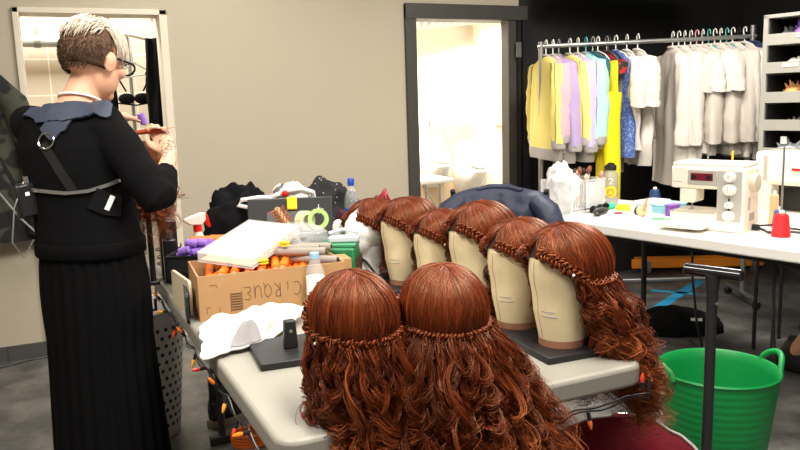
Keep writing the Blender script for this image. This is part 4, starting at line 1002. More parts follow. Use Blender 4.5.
MB().bx(.38, .42, -.02, .10, .05, .10).build('crossbar', orp, oc); MB().bx(-.42, -.38, -.02, .10, .05, .10).build('crossbar', orp, oc)
for x, y in ((.40, -.04), (-.38, -.04), (.40, .12), (-.38, .12)):
    cst = MB().tube([(x-.012, y, .045), (x+.012, y, .045)], .045, 18).build('caster', mat('grey_wheel', S(120, 120, 116), .5), oc)
    MB().bx(x-.02, x+.02, y-.015, y+.015, .05, .10).build('caster_fork', M['grey_metal'], cst)
tag(MB().bx(-.14, .60, -.15, .15, 0, .30).build('black_crate', M['black_plastic'], loc=(4.70, 3.38, .0), rotz=R(-80), bevel=.02), 'black case against the right wall beyond sewing table', 'case')
cbm_ = MB().tube([(3.02, 2.98, .006), (2.93, 2.80, .012), (2.80, 2.72, .2), (2.74, 2.70, .45), (2.73, 2.70, .66), (2.78, 2.72, .70)], .006, 6)
tag(cbm_.build('lamp_flex', M['black_plastic']), 'thin black cord hanging from under the sewing table', 'cord')
tag(MB().tube([(2.55, 2.10, .69), (2.55, 2.08, .45), (2.53, 2.07, .25), (2.60, 2.10, .12), (2.55, 2.13, .006), (2.7, 2.2, .006)], .006, 6).tube([(2.57, 2.10, .69), (2.56, 2.09, .45), (2.57, 2.08, .25), (2.52, 2.07, .10), (2.46, 2.1, .006)], .005, 6).build('pedal_flex', M['black_plastic']), 'pair of black cords hanging at the right end of sewing table', 'cord')

# green tub
tubm = mat('green_rubber', S(10, 132, 62), .42, var=.06, vs=5)
tb = thing('green_tub', 'flexible green rubber tub with two handles on the floor', 'tub', (1.905, 1.755, 0)); tb.scale = (.90, .90, 1)
prof = [(.135, .0), (.142, .006), (.150, .08)]
H_t = .432
outer = [(.148+.058*((z/H_t)**.9) + (.0014 if int(z/.012) % 2 else 0), z) for z in [i*.006 for i in range(1, int(H_t/.006))]]
MB().lathe([(.10, 0), (.143, 0)] + outer + [(.213, H_t), (.209, H_t+.006), (.203, H_t)] + [(.142+.058*((z/H_t)**.9), z) for z in (.40, .3, .2, .1, .02)] + [(.02, .012)], n=64).build('tub_body', tubm, tb)
for s in (0, PI):
    a0 = R(-17)+s; pts = []
    for i in range(15):
        q = -.30+.60*i/14; rr = .212+.022*math.cos(q/.30*PI/2); pts.append((rr*math.cos(a0+q), rr*math.sin(a0+q), H_t-.006+.045*math.cos(q/.30*PI/2)**.6 if abs(q) < .299 else H_t-.012))
    MB().tube(pts, .0105, 10).build('handle', tubm, tb)
# black T-shaped pole
tp = thing('t_handle_pole', 'black T-shaped pole standing in front of the green tub', 'pole', (1.325, 1.245, 0))
MB().tube([(0, 0, .012), (0, 0, .885)], .0120, 14).build('pole', M['black_metal'], tp)
MB().tube([(0, 0, .84), (0, 0, .875), (0, 0, .915)], [.0125, .014, .018], 14).build('neck', M['black_metal'], tp)
hx = Vector((.38, -.925, 0)).normalized()
MB().tube([-hx*.066+Vector((0, 0, .921)), -hx*.062+Vector((0, 0, .921)), hx*.062+Vector((0, 0, .921)), hx*.066+Vector((0, 0, .921))], [.010, .0145, .0145, .010], 16).build('handle_bar', mat('gloss_black', (.010, .010, .011), .15, coat=.5), tp)
MB().lathe([(.12, 0), (.12, .008), (.02, .016)], n=28).build('foot_plate', M['black_metal'], tp)
MB().cyl((0, -.0145, .85), .003, .004, 8, rotm(R(90))).build('screw', M['grey_metal'], tp)
# open maroon suitcase at the bottom
mr = mat('maroon_lining', S(126, 20, 38), .7, var=.15, bump=.3, bs=20); greyrim = mat('grey_piping', S(150, 140, 138), .5)
sc_ = thing('maroon_suitcase', 'open maroon bag with grey piping on the floor below table edge', 'bag', (1.225, 1.42, 0), R(-28)); sc_.scale = (1.0, 1.0, .80)
def bag_ring(z, k, puff=0):
    out = []
    for j in range(48):
        a = 2*PI*j/48; c, s = math.cos(a), math.sin(a); e = .55
        x = .19*k*abs(c)**e*(1 if c > 0 else -1); y = .12*k*abs(s)**e*(1 if s > 0 else -1)
        out.append((x, y, z + .062*puff*math.exp(-((a-1.45)/.55)**2)-.02*puff+.010*puff*nz((c*3, s*3, 1))))
    return out
MB().loft([bag_ring(0, .95), bag_ring(.02, 1), bag_ring(.3, 1.02), bag_ring(.56, 1.0, 1), bag_ring(.555, .97, 1), bag_ring(.3, .96), bag_ring(.05, .94)]).build('bag_body', mr, sc_, ang=60)
MB().tube(bag_ring(.562, .99, 1), .0045, 8, closed=True).build('piping', greyrim, sc_)
MB().grid(lambda a, b: ((a-.5)*.36, (b-.5)*.2, .40+.03*nz((a*4, b*3, 5), 1)), 16, 12).build('inner_lining', mr, sc_, ang=180)
MB().box((.02, .118, .607), (.045, .012, .014)).build('zip_end', M['chrome'], sc_, bevel=.003)
# ------------------------------------------------------------------ clothes rack
RA, RB = Vector((2.73, 3.95, 1.632)), Vector((3.905, 3.43, 1.655))
rd = (RB-RA); rl_ = rd.length; rd.normalize(); rz_ = math.atan2(rd.y, rd.x)
rk = thing('clothes_rack', 'grey metal clothes rack against the dark wall', 'clothes rack', (RA.x, RA.y, 0), rz_)
MB().tube([(-.02, 0, 1.632), (rl_+.02, 0, 1.655)], .0135, 12).build('hanging_bar', M['grey_metal'], rk)
for x, z in ((0, 1.66), (rl_, 1.72)):
    MB().tube([(x, 0, .06), (x, 0, z)], .015, 12).build('post', M['grey_metal'], rk)
    MB().tube([(x, -.22, .06), (x, .22, .06)], .014, 10).build('foot', M['grey_metal'], rk)
    for y in (-.2, .2): MB().ell((x, y, .028), (.028, .014, .028), 14, 10).build('caster', M['rubber'], rk)
MB().tube([(0, 0, .16), (rl_, 0, .16)], .012, 10).build('base_bar', M['grey_metal'], rk)
white_h = M['white_plastic']
def make_hanger(m):
    t = thing('clothes_hanger', 'hanger', 'hanger', group='hangers on the clothes rack')
    MB().tube([(0, -.024, -.004), (0, -.022, .014), (0, -.008, .026), (0, .010, .022), (0, .018, .006), (0, .012, -.014), (0, .0, -.03), (0, 0, -.058)], .0034, 6).build('hook', m, t)
    MB().tube([(0, 0, -.058), (0, -.10, -.085), (0, -.165, -.125), (0, -.150, -.135), (0, 0, -.128), (0, .150, -.135), (0, .165, -.125), (0, .10, -.085)], .0048, 8, closed=True).build('shoulders', m, t)
    return t
hang_src = {}
def hanger(pos, colour, label, yaw):
    if colour not in hang_src:
        m = {'white': white_h, 'teal': mat('teal_plastic', S(96, 180, 176), .4), 'grey': M['grey_metal'], 'pink': mat('pink_plastic', S(226, 170, 180), .4), 'black': M['black_plastic']}[colour]
        hang_src[colour] = h = make_hanger(m)
    else: h = dup(hang_src[colour])
    h.location = pos; h.rotation_euler = (0, 0, yaw); h['label'] = label; return h
def wrinkle(p, seed, amp):
    return amp*(nz((p[1]*9, p[2]*2.2, seed), 1)*.8 + nz((p[1]*20, p[2]*5, seed+3), 1)*.4)
def shirt(name, label, cat, m, cuff_m, pos, yaw, L=.55, w=.20, th=.022, seed=0, sleeve=.42, flare=1.05, amp=.020, collar=True, wild=0., group=None, hem=True, seam=None, sl_out=.03, pleat=0.):
    t = thing(name, label, cat, pos, yaw, group)
    rg = random.Random(seed)
    rows = [(-.075, .050, .6), (-.088, .085, .8), (-.105, .135, .95), (-.128, .178, 1.0), (-.16, .186, 1.1), (-.24, .182, 1.25), (-.34, .184, 1.35), (-.34-(L-.34)*.5, .19*flare, 1.4), (-L, .195*flare, 1.5)]
    if L < .36: rows = rows[:6]+[(-L, .185*flare, 1.4)]
    dens = []
    for (z0, w0, t0), (z1, w1, t1) in zip(rows, rows[1:]):
        nseg = max(1, int(abs(z1-z0)/.035))
        dens += [(z0+(z1-z0)*k/nseg, w0+(w1-w0)*k/nseg, t0+(t1-t0)*k/nseg) for k in range(nseg)]
    dens.append(rows[-1]); rings = []
    nn = 44
    for z, ww, tt in dens:
        ring = []; ww = ww*w/.19
        for j in range(nn):
            a = 2*PI*j/nn; c, s = math.cos(a), math.sin(a)
            y = ww*abs(c)**.85*(1 if c > 0 else -1); x = th*tt*abs(s)**.7*(1 if s > 0 else -1)
            f = min(1, max(0, (-.1-z)/.12))
            x += pleat*f*(math.sin(y*70+seed+3*nz((y*5, z*2, seed)))+.6*math.sin(y*31+z*6+seed))
            x += f*wrinkle((x, y+s*.3, z), seed, amp) + wild*f*.03*nz((z*5, seed, 0), 1)
            y += wild*f*.03*nz((z*4, y*3, seed+7), 1)
            ring.append((x, y, z + wild*.02*nz((y*9, seed, 3), 1)*f))
        rings.append(ring)
    MB().loft(rings).build('body', m, t, ang=75)
    if hem and cuff_m:
        k = len(rings); MB().loft([[(p[0]*1.05, p[1]*1.008, p[2]) for p in r] for r in rings[-2:]]+[[(p[0], p[1]*.97, p[2]-.028) for p in rings[-1]]]).build('hem_band', cuff_m, t, ang=60)
    if sleeve:
        for sy in (-1, 1):
            bend = rg.uniform(-.02, .02)
            pts = []; rs = []
            for i in range(15):
                u = i/14
                pts.append((bend*u+.008*nz((u*6, seed, sy)), sy*(w*.88+.028*math.sin(min(1, u*2.4)*PI/2)+sl_out*u), -.118-u*sleeve)); rs.append((.042+.016*math.sin(min(1, u*2)*PI/2)-.014*u)*(1+.16*nz((u*10, seed+1, sy*2))))
            sr = []
            for i, q in enumerate(pts):
                sr.append([(q[0]+rs[i]*math.cos(b)*(1+.13*math.sin(4*b+seed+i*.35)), q[1]+rs[i]*math.sin(b)*(1+.13*math.sin(3*b+seed-i*.3)), q[2]-.012*sy*math.sin(b)) for b in [2*PI*j/22 for j in range(22)]])
            MB().loft(sr).build('sleeve', m, t, ang=75)
            if cuff_m:
                a, b = Vector(pts[-1]), Vector(pts[-1])+Vector((0, 0, -.042)); MB().tube([a+Vector((0, 0, .004)), a.lerp(b, .5), b], [rs[-1]*1.04, rs[-1]*1.02, rs[-1]*.9], 18).build('cuff', cuff_m, t)
            if seam:
                MB().tube([(p[0]-rs[i]*.98, p[1], p[2]) for i, p in enumerate(pts)], .0022, 5).tube([(p[0]-rs[i]*.70, p[1]-rs[i]*.74, p[2]) for i, p in enumerate(pts)], .0018, 5).build('seam', seam, t)
    if collar:
        MB().tube([(.02*math.cos(a), .052*math.sin(a), -.074-.008*math.cos(a)) for a in [2*PI*i/20 for i in range(20)]], .0075, 8, closed=True).build('collar', cuff_m or m, t)
    return t
def cloth(name, rgb, **k): return mat(name, S(*rgb), .85, var=.06, vs=8, bump=.25, bs=220, **k)
ylw = cloth('pale_yellow_jersey', (232, 214, 120)); pnk = cloth('pale_pink_jersey', (206, 168, 174)); lil = cloth('lilac_jersey', (170, 150, 192)); mnt = cloth('mint_jersey', (168, 206, 204)); lpk = cloth('pale_lilac_jersey', (186, 174, 206))
gcf = cloth('grey_rib', (168, 160, 156)); sm_ = mat('brown_seam', S(110, 88, 60), .8)
teal_c = cloth('teal_print', (28, 84, 100)); brt = mat('bright_yellow_satin', S(244, 222, 20), .5, var=.05); gry = cloth('grey_cotton', (118, 112, 112))
redp = two_tone('red_black_print', S(170, 24, 34), (.02, .02, .02), 22, .45, .52); blup = two_tone('blue_print', S(66, 92, 158), S(120, 142, 190), 70, .48, .62, stretch=(1, 1, 1))
wht = cloth('off_white_cotton', (214, 206, 197)); wht2 = cloth('warm_white_cotton', (203, 193, 182)); blk = M['black_cloth']; nvy = cloth('navy_cotton', (40, 50, 84))
perp = rz_
def at_rack(px):
    t = (px-540)/(752-540); return RA + rd*(rl_*t) + Vector((0, 0, .010+.023*t))
def put(px, kind, yaw=0, **k):
    p = at_rack(px); p.z -= 0
    return p, perp + R(yaw)
spec = [ # px, kind, material, cuff, L, sleeve, label, hanger colour, yaw
 (545, 'sweatshirt', ylw, gcf, .60, .43, 'pale yellow sweatshirt with grey cuffs at the left end of the rack', 'white', 8, sm_, 'sweatshirt'),
 (552, 'sweatshirt', pnk, gcf, .56, .40, 'pale pink sweatshirt squeezed behind the first yellow one', 'white', 5, None, 'sweatshirt'),
 (558, 'sweatshirt', lil, gcf, .62, .45, 'lilac sweatshirt between the two pale yellow ones', 'grey', 5, None, 'sweatshirt'),
 (569, 'sweatshirt', ylw, gcf, .54, .42, 'pale yellow sweatshirt with dark seams, second from the rack end', 'white', 8, sm_, 'sweatshirt'),
 (577, 'sweatshirt', lpk, gcf, .62, .46, 'pale lilac sweatshirt just left of the mint one', 'white', 5, None, 'sweatshirt'),
 (585, 'sweatshirt', mnt, gcf, .55, .42, 'pale mint sweatshirt hanging in front of bright yellow trousers', 'teal', 8, sm_, 'sweatshirt'),
 (592, 'vest', teal_c, None, .50, 0, 'dark teal printed top beside the mint sweatshirt', 'grey', 12, None, 'top'),
]
for px, nm, m, cf, L, sv, lab, hc_, yw, seam, cat in spec:
    p, yaw = put(px, nm, yw)
    shirt(nm, lab, cat, m, cf, p, yaw, L=L*1.10, sleeve=sv*1.06, seed=px, seam=seam, w=.225, th=.034, group='coloured clothes at the left of the rack')
    hanger(p, hc_, {'s': 'hanger holding the '}['s']+lab.split(' at ')[0].split(' between')[0].split(' squeezed')[0].split(' hanging')[0].split(' just')[0].split(' beside')[0].split(',')[0], yaw)
def trousers(name, label, cat, m, px, yaw, L, w=.11, seed=0, off=0, split=True, top=-.13):
    p, y0 = put(px, name); t = thing(name, label, cat, p, y0+R(yaw), 'coloured clothes at the left of the rack')
    MB().loft([[(.022*abs(math.sin(a))**.7*(1 if math.sin(a) > 0 else -1)*(1+.2*nz((math.cos(a)*3, z*5, seed))), off+w*math.cos(a)*k+.008*nz((z*6, seed, 1)), z) for a in [2*PI*j/28 for j in range(28)]] for z, k in ((top, .9), (top-.04, 1), (top-.12, 1.06), (top-.22, 1.12))]).build('hips', m, t, ang=75)
    for s in (-1, 1):
        MB().tube([(.006*s, off+s*w*.5, top-.18), (.010*s, off+s*w*.56+.01, top-.34), (.004*s, off+s*w*.62, top-L*.75), (.0, off+s*w*.62, top-L)], [.058, .055, .050, .046], 16).build('trouser_leg', m, t)
    return p, y0+R(yaw)
p, y = trousers('trousers', 'long bright yellow satin trousers hanging on the rack', 'trousers', brt, 597, 10, .82, .10, 3, -.16); hanger(p, 'white', 'hanger holding the bright yellow trousers', y)
p, yaw = put(606, 'top', 8); shirt('top', 'red and black printed top between yellow trousers and blue print', 'top', redp, None, p, yaw, L=.50, sleeve=.08, seed=605, w=.16, th=.016, group='coloured clothes at the left of the rack'); hanger(p, 'grey', 'hanger holding the red and black top', yaw)
p, y = trousers('trousers', 'grey trousers beside the bright yellow ones', 'trousers', gry, 608, 12, .66, .10, 9, -.05); hanger(p, 'black', 'hanger holding the grey trousers', y)
p, yaw = put(615, 'dress', 12); shirt('blue_dress', 'blue patterned dress with small pale print', 'dress', blup, None, p, yaw, L=.70, sleeve=0, seed=615, w=.19, th=.034, flare=1.15, group='coloured clothes at the left of the rack'); hanger(p, 'white', 'hanger holding the blue patterned dress', yaw)
for px, lab, yw, L, wl in ((626, 'creased white shirt next to the blue patterned dress', 2, .66, 1.2), (637, 'creased white shirt at the right end of the coloured group', 4, .76, 1.8)):
    p, yaw = put(px, 's', yw); shirt('white_shirt', lab, 'shirt', wht, None, p, yaw, L=L, pleat=.012, sleeve=.28, seed=px, w=.19, th=.022, amp=.034, wild=wl, sl_out=.05, group='coloured clothes at the left of the rack'); hanger(p, 'white', 'hanger holding the '+lab, yaw)
places = ['long white shirt first in the block of white shirts', 'second white shirt of the block, behind the long first one', 'third white shirt of the white block', 'fourth white shirt of the white block', 'white shirt with loose short sleeve, fifth of the block', 'sixth white shirt of the white block', 'seventh white shirt, crumpled in mid block', 'eighth white shirt of the white block', 'ninth white shirt, with sleeve sticking out', 'tenth white shirt of the white block', 'eleventh white shirt of the white block', 'twelfth white shirt, near the right end of rack', 'last white shirt, smooth, next to the navy jacket']
for i in range(13):
    px = 672 + i*6.0; p, yaw = put(px, 's', (1 + 7*math.sin(i*2.1)))
    short = i in (3, 4, 6, 8)
    shirt('white_shirt', places[i], 'shirt', (wht, wht2)[i % 2] if i else wht, None, p, yaw, L=(.90, .86, .74, .70, .60, .72, .62, .72, .66, .72, .72, .74, .76)[i], sleeve=(.22 if short else .52), pleat=.0105, seed=700+i*3, w=(.205, .225, .235)[i % 3], th=.024, amp=.032+.012*(i in (3, 4, 6, 8)), wild=(.3, .4, .8, 1.4, 1.6, .8, 1.2, .8, 1.4, .6, .4, .3, .2)[i], sl_out=.02+.03*short, group='white shirts at the right of the rack')
    hanger(p, ('white', 'white', 'white', 'white', 'pink', 'white', 'teal', 'white', 'white', 'teal', 'white', 'black', 'white')[i], 'hanger holding the '+places[i], yaw)
p, yaw = put(752, 's', 24); shirt('navy_blouse', 'navy top at the right end of the rack behind white shirts', 'top', nvy, None, p, yaw, L=.70, sleeve=.44, seed=751, w=.22); hanger(p, 'black', 'hanger holding the navy top', yaw)
# ------------------------------------------------------------------ the woman working on a wig
PR = Vector((.035, 2.46, 0)); SHIFT = Vector((.016, 0, 0))
pf = Vector((.64, .77, 0)).normalized(); pr = Vector((.77, -.64, 0)).normalized()
per = thing('person', 'woman in black top and long black skirt, short blonde hair, styling a red wig', 'person', PR)
def lw(*p): return Vector(p)-PR
def ering(c, w, d, n=32, sq=.9, tilt=0):
    out = []
    for j in range(n):
        a = 2*PI*j/n; cc, s = math.cos(a), math.sin(a)
        out.append(Vector(c) + pr*(w*abs(cc)**sq*(1 if cc > 0 else -1)) + pf*(d*abs(s)**sq*(1 if s > 0 else -1)) + Vector((0, 0, tilt*cc)))
    return out
skin = mat('skin', S(226, 172, 142), .5, var=.05, vs=30, sss=.15)
# tattoo ink on the right forearm and hand
nt = skin.node_tree; n = nt.nodes; l = nt.links
tc = n.new('ShaderNodeTexCoord'); sp_ = n.new('ShaderNodeSeparateXYZ'); l.new(tc.outputs['Object'], sp_.inputs[0])
vt = n.new('ShaderNodeTexNoise'); vt.inputs['Scale'].default_value = 62; vt.inputs['Detail'].default_value = 1; l.new(tc.outputs['Object'], vt.inputs['Vector'])
ab = n.new('ShaderNodeMath'); ab.operation = 'SUBTRACT'; ab.inputs[1].default_value = .5; l.new(vt.outputs['Fac'], ab.inputs[0])
a2 = n.new('ShaderNodeMath'); a2.operation = 'ABSOLUTE'; l.new(ab.outputs[0], a2.inputs[0])
lt = n.new('ShaderNodeMath'); lt.operation = 'LESS_THAN'; lt.inputs[1].default_value = .042; l.new(a2.outputs[0], lt.inputs[0])
gx = n.new('ShaderNodeMath'); gx.operation = 'GREATER_THAN'; gx.inputs[1].default_value = .235; l.new(sp_.outputs['X'], gx.inputs[0])
gy = n.new('ShaderNodeMath'); gy.operation = 'LESS_THAN'; gy.inputs[1].default_value = .06; l.new(sp_.outputs['Y'], gy.inputs[0])
m1 = n.new('ShaderNodeMath'); m1.operation = 'MULTIPLY'; l.new(gx.outputs[0], m1.inputs[0]); l.new(gy.outputs[0], m1.inputs[1])
m2 = n.new('ShaderNodeMath'); m2.operation = 'MULTIPLY'; l.new(m1.outputs[0], m2.inputs[0]); l.new(lt.outputs[0], m2.inputs[1])
m3 = n.new('ShaderNodeMath'); m3.operation = 'MULTIPLY'; m3.inputs[1].default_value = .75; l.new(m2.outputs[0], m3.inputs[0])
pb_ = n['Principled BSDF']; old = pb_.inputs['Base Color'].links[0].from_socket
mxi = n.new('ShaderNodeMix'); mxi.data_type = 'RGBA'; mxi.inputs['B'].default_value = (*S(70, 68, 74), 1)
l.new(m3.outputs[0], mxi.inputs['Factor']); l.new(old, mxi.inputs['A']); l.new(mxi.outputs['Result'], pb_.inputs['Base Color'])

HC = Vector((.108, 2.475, 1.472))
hy = R(50); HM = Matrix.Rotation(-hy, 3, 'Z') @ Matrix.Rotation(R(-17), 3, 'X')      # head local: +y forward, +x the right side
def hd(p): return HC - PR + HM @ Vector(p)
bd = MB()
# trunk and neck
bd.loft([[p-PR for p in ering(c, w, d)] for c, w, d in (((.045, 2.45, .86), .14, .10), ((.04, 2.455, .98), .13, .095), ((.035, 2.46, 1.10), .135, .10), ((.03, 2.465, 1.2), .15, .105), ((.03, 2.465, 1.28), .145, .09), ((.035, 2.465, 1.325), .10, .07), ((.05, 2.468, 1.35), .058, .055), ((.075, 2.472, 1.40), .05, .05), ((.095, 2.475, 1.44), .05, .052))])
# head
bd.ell(tuple(hd((0, -.012, .022))), (.073, .092, .086), 30, 20, HM)
bd.ell(tuple(hd((0, .022, -.040))), (.055, .066, .068), 26, 16, HM)
bd.ell(tuple(hd((0, .062, -.088))), (.024, .022, .020), 16, 12, HM)
bd.loft([[hd(p) for p in r] for r in ([(-.007, .080, .018), (.007, .080, .018), (0, .088, .022)], [(-.015, .088, -.030), (.015, .088, -.030), (0, .112, -.022)], [(-.008, .080, -.036), (.008, .080, -.036), (0, .086, -.038)])])
bd.ell(tuple(hd((0, .080, -.054))), (.022, .011, .006), 14, 8, HM); bd.ell(tuple(hd((0, .079, -.064))), (.019, .011, .007), 14, 8, HM)
bd.ell(tuple(hd((0, .076, .026))), (.045, .014, .012), 16, 8, HM)
for sx in (-1, 1):
    bd.ell(tuple(hd((sx*.040, .062, -.020))), (.022, .020, .020), 14, 10, HM)
    em = HM @ Matrix.Rotation(R(sx*-18), 3, 'Z')
    bd.ell(tuple(hd((sx*.074, -.006, -.012))), (.008, .020, .030), 16, 12, em); bd.ell(tuple(hd((sx*.079, -.010, -.004))), (.007, .018, .022), 14, 10, em)
# arms
sR, eR, wR, kR = lw(.118, 2.378, 1.285), lw(.230, 2.235, 1.070), lw(.296, 2.405, 1.182), lw(.284, 2.478, 1.236)
sL, eL, wL, kL = lw(-.085, 2.555, 1.29), lw(.02, 2.76, 1.12), lw(.138, 2.735, 1.302), lw(.200, 2.700, 1.300)
def lerps(a, b, n_): return [a.lerp(b, i/n_) for i in range(n_)]
for s, e, w_ in ((sR, eR, wR), (sL, eL, wL)):
    pts = lerps(s, e, 6)+lerps(e, w_, 7)+[w_]
    bd.tube(pts, list(np.interp(np.linspace(0, 1, len(pts)), [0, .2, .43, .55, .7, 1], [.048, .045, .036, .038, .034, .022])), 16)
# right hand: closed round the handle of the comb
cg = Vector((-.095, .06, -.012)).normalized()             # along the comb
hand_d = (kR-wR).normalized(); side = cg; back = hand_d.cross(side).normalized()
def tapered(pts, rs, n_=10): bd.tube(pts, rs, n_)
bd.tube([wR, wR.lerp(kR, .35), wR.lerp(kR, .7), kR+hand_d*.004], [.021, .027, .031, .026], 16, flat=.62, up=tuple(back))
if back.z < 0 and back.y > 0: pass
palm_in = -back if (-back).dot(Vector((-1, .3, 0))) > 0 else back
for k in range(4):
    b0 = kR + side*(.024-.016*k)*1.0 - hand_d*.003*abs(k-1)
    L1 = (.030, .034, .032, .025)[k]; p1 = b0+hand_d*L1*.75+palm_in*L1*.45; p2 = p1+palm_in*L1*.8-hand_d*L1*.15; p3 = p2-hand_d*L1*.6+palm_in*.002
    tapered([b0-hand_d*.02, b0, p1, p2, p3], [.0085, .0088, .0082, .0075, .0058])
tb0 = wR.lerp(kR, .3)+side*.022
tapered([tb0, tb0+side*.020+hand_d*.020+palm_in*.006, tb0+side*.026+hand_d*.045+palm_in*.018, tb0+side*.016+hand_d*.060+palm_in*.026], [.011, .0105, .009, .0065])
# left hand: flat, fingers reaching right to the roller
hl = (kL-wL).normalized(); upz = Vector((0, 0, 1)); sl_ = hl.cross(upz).normalized()
bd.tube([wL, wL.lerp(kL, .4), kL, kL+hl*.006], [.021, .028, .033, .027], 16, flat=.55, up=(0, 0, 1))
for k in range(4):
    b0 = kL + sl_*(.025-.0165*k)
    L1 = (.026, .030, .028, .022)[k]; dz = -.25-.10*k
    p1 = b0+(hl+upz*dz*.35)*L1; p2 = p1+(hl+upz*dz)*L1*.8; p3 = p2+(hl+upz*dz*1.5)*L1*.55
    tapered([b0-hl*.02, b0, p1, p2, p3], [.0085, .0086, .008, .0073, .0056])
tb0 = wL.lerp(kL, .35)+sl_*.020
tapered([tb0, tb0+hl*.024+sl_*.018+upz*.010, tb0+hl*.046+sl_*.020+upz*.010, tb0+hl*.062+sl_*.016+upz*.002], [.011, .0102, .009, .0062])
# legs down to the shoes under the skirt
for sx in (-1, 1):
    h0 = Vector((.05, 2.445, .90))+pr*(sx*.07)-PR
    bd.tube([h0, h0+Vector((0, 0, -.42)), h0+Vector((0, 0, -.46)), h0+Vector((0, 0, -.60))+pf*(-.01), h0+Vector((0, 0, -.83))], [.075, .050, .048, .048, .032], 16)
body = remeshed(bd, 'body', skin, per, .0042, 4)
for sx in (-1, 1):
    MB().ell(tuple(hd((sx*.030, .076, .008))), (.011, .010, .010), 14, 10, HM).build('eye', mat('eye_white', S(236, 232, 226), .2), per)
    h0 = Vector((.05, 2.445, .0))+pr*(sx*.07)-PR
    MB().loft([[h0+pf*(yy)+pr*(ww*math.cos(a))+Vector((0, 0, max(0.0, zz*.5+zz*.5*math.sin(a)))) for a in [2*PI*j/16 for j in range(16)]] for yy, ww, zz in ((-.07, .02, .05), (-.055, .034, .10), (0, .036, .10), (.06, .042, .065), (.12, .036, .045), (.14, .014, .03))]).build('shoe', M['black_plastic'], per)
# loose black top
tp_ = MB()
tp_.loft([[p-PR for p in ering(c, w, d, 36)] for c, w, d in (((.050, 2.452, .935), .158, .128), ((.047, 2.455, .98), .154, .122), ((.042, 2.46, 1.06), .152, .120), ((.036, 2.462, 1.15), .162, .124), ((.030, 2.465, 1.22), .168, .118), ((.030, 2.467, 1.28), .158, .10), ((.03, 2.468, 1.32), .130, .082), ((.042, 2.468, 1.345), .078, .068))])
for s, e, w_, z in ((sR, eR, wR, 1), (sL, eL, wL, 0)):
    c1 = e.lerp(w_, .62); pts = [s.lerp(lw(.03, 2.465, 1.27), .35)]+lerps(s, e, 7)+lerps(e, c1, 6)+[c1]
    rs = list(np.interp(np.linspace(0, 1, len(pts)), [0, .12, .35, .55, .68, 1], [.066, .068, .064, .060, .056, .043]))
    rs = [r*(1+.06*math.sin(i*2.3)) for i, r in enumerate(rs)]
    tp_.tube(pts, [r*.87 for r in rs], 18)
top = remeshed(tp_, 'black_top', mat('black_top_cloth', (.004, .004, .0045), .92, var=.2, vs=30, bump=.25, bs=60, spec=.10), per, .008, 5)
# pleated long skirt
def sk_ring(z):
    t = (.95-z)/.92; c = Vector((.050+.012*t, 2.452+.0*t, z)); w = .150+.030*t+.014*math.sin(PI*min(1, t*3)); d = .118+.052*t
    out = []
    for j in range(160):
        a = 2*PI*j/160; k = 1+(.018+.014*t)*math.sin(a*26+.6*math.sin(z*5))+.02*t*math.sin(a*5+z*2)
        out.append(c + pr*(w*k*math.cos(a)) + pf*(d*k*math.sin(a)) - PR)
    return out
skm = mat('black_skirt_cloth', (.0032, .0032, .0036), .85, var=.2, vs=30, bump=.15, bs=80, spec=.10)
MB().loft([sk_ring(.955-.035*i) for i in range(27)]).build('skirt', skm, per, ang=80)
MB().loft([[p-PR for p in ering((.050, 2.452, z), .162+o, .128+o)] for z, o in ((.90, .000), (.905, .003), (.94, .003), (.945, .000))]).build('waistband', skm, per)
# white collar line at the neck
nk = [Vector((.052, 2.468, 1.352))+pr*(.060*math.cos(a))+pf*(.056*math.sin(a))+Vector((.008, 0, .006-.020*math.sin(a)))-PR for a in [2*PI*i/28 for i in range(28)]]
MB().tube(nk, .004, 8, closed=True).build('white_collar', M['white_cloth'], per)
# harness straps laid on the back of the top
deps = bpy.context.evaluated_depsgraph_get()
bvh = BVHTree.FromPolygons([v.co.copy() for v in top.data.vertices], [tuple(p.vertices) for p in top.data.polygons])
CAMP = Vector((0, 0, 1.32))
def on_top(p, off):
    q, nrm, _, _ = bvh.find_nearest(Vector(p)-PR); return q+nrm*off, nrm
def strap(pts, w, name, m, th=.003, off=.003, n_=8):
    P = [Vector(p) for p in pts]; fine = []
    for a, b in zip(P, P[1:]): fine += [a.lerp(b, i/n_) for i in range(n_)]
    fine.append(P[-1]); Q = [on_top(p, off) for p in fine]; rings = []
    for i, (q, nr) in enumerate(Q):
        tg = (Q[min(i+1, len(Q)-1)][0]-Q[max(i-1, 0)][0]).normalized(); b = nr.cross(tg).normalized()
        ww = w[i*(len(w)-1)//max(1, len(Q)-1)] if isinstance(w, (list, tuple)) else w
        rings.append([q-b*ww-nr*.002, q+b*ww-nr*.002, q+b*ww+nr*th, q-b*ww+nr*th])
    return MB().loft(rings).build(name, m, per)
navy_l = mat('navy_leather', S(58, 64, 80), .45, var=.1, vs=30)
# a wide yoke over the shoulders, a ring and the strap running down from it
yk = [(-.085, 2.50, 1.325), (-.045, 2.43, 1.315), (.01, 2.38, 1.325), (.07, 2.36, 1.33), (.13, 2.345, 1.315)]
strap(yk, [.020, .030, .034, .032, .024], 'shoulder_yoke', navy_l, .004, .004)
strap([(.01, 2.38, 1.325), (-.03, 2.36, 1.29), (-.05, 2.37, 1.262)], [.040, .030, .018], 'yoke_tab', navy_l, .004, .004)
strap([(-.06, 2.37, 1.24), (-.03, 2.33, 1.17), (.005, 2.31, 1.10)], .013, 'back_strap', M['black_plastic'])
rg_c, rg_n = on_top((-.052, 2.36, 1.250), .008)
a_ = rg_n.orthogonal().normalized(); b_ = rg_n.cross(a_)
MB().tube([rg_c+(a_*math.cos(t)+b_*math.sin(t))*.024 for t in [2*PI*i/24 for i in range(24)]], .0032, 8, closed=True).build('harness_ring', M['chrome'], per)
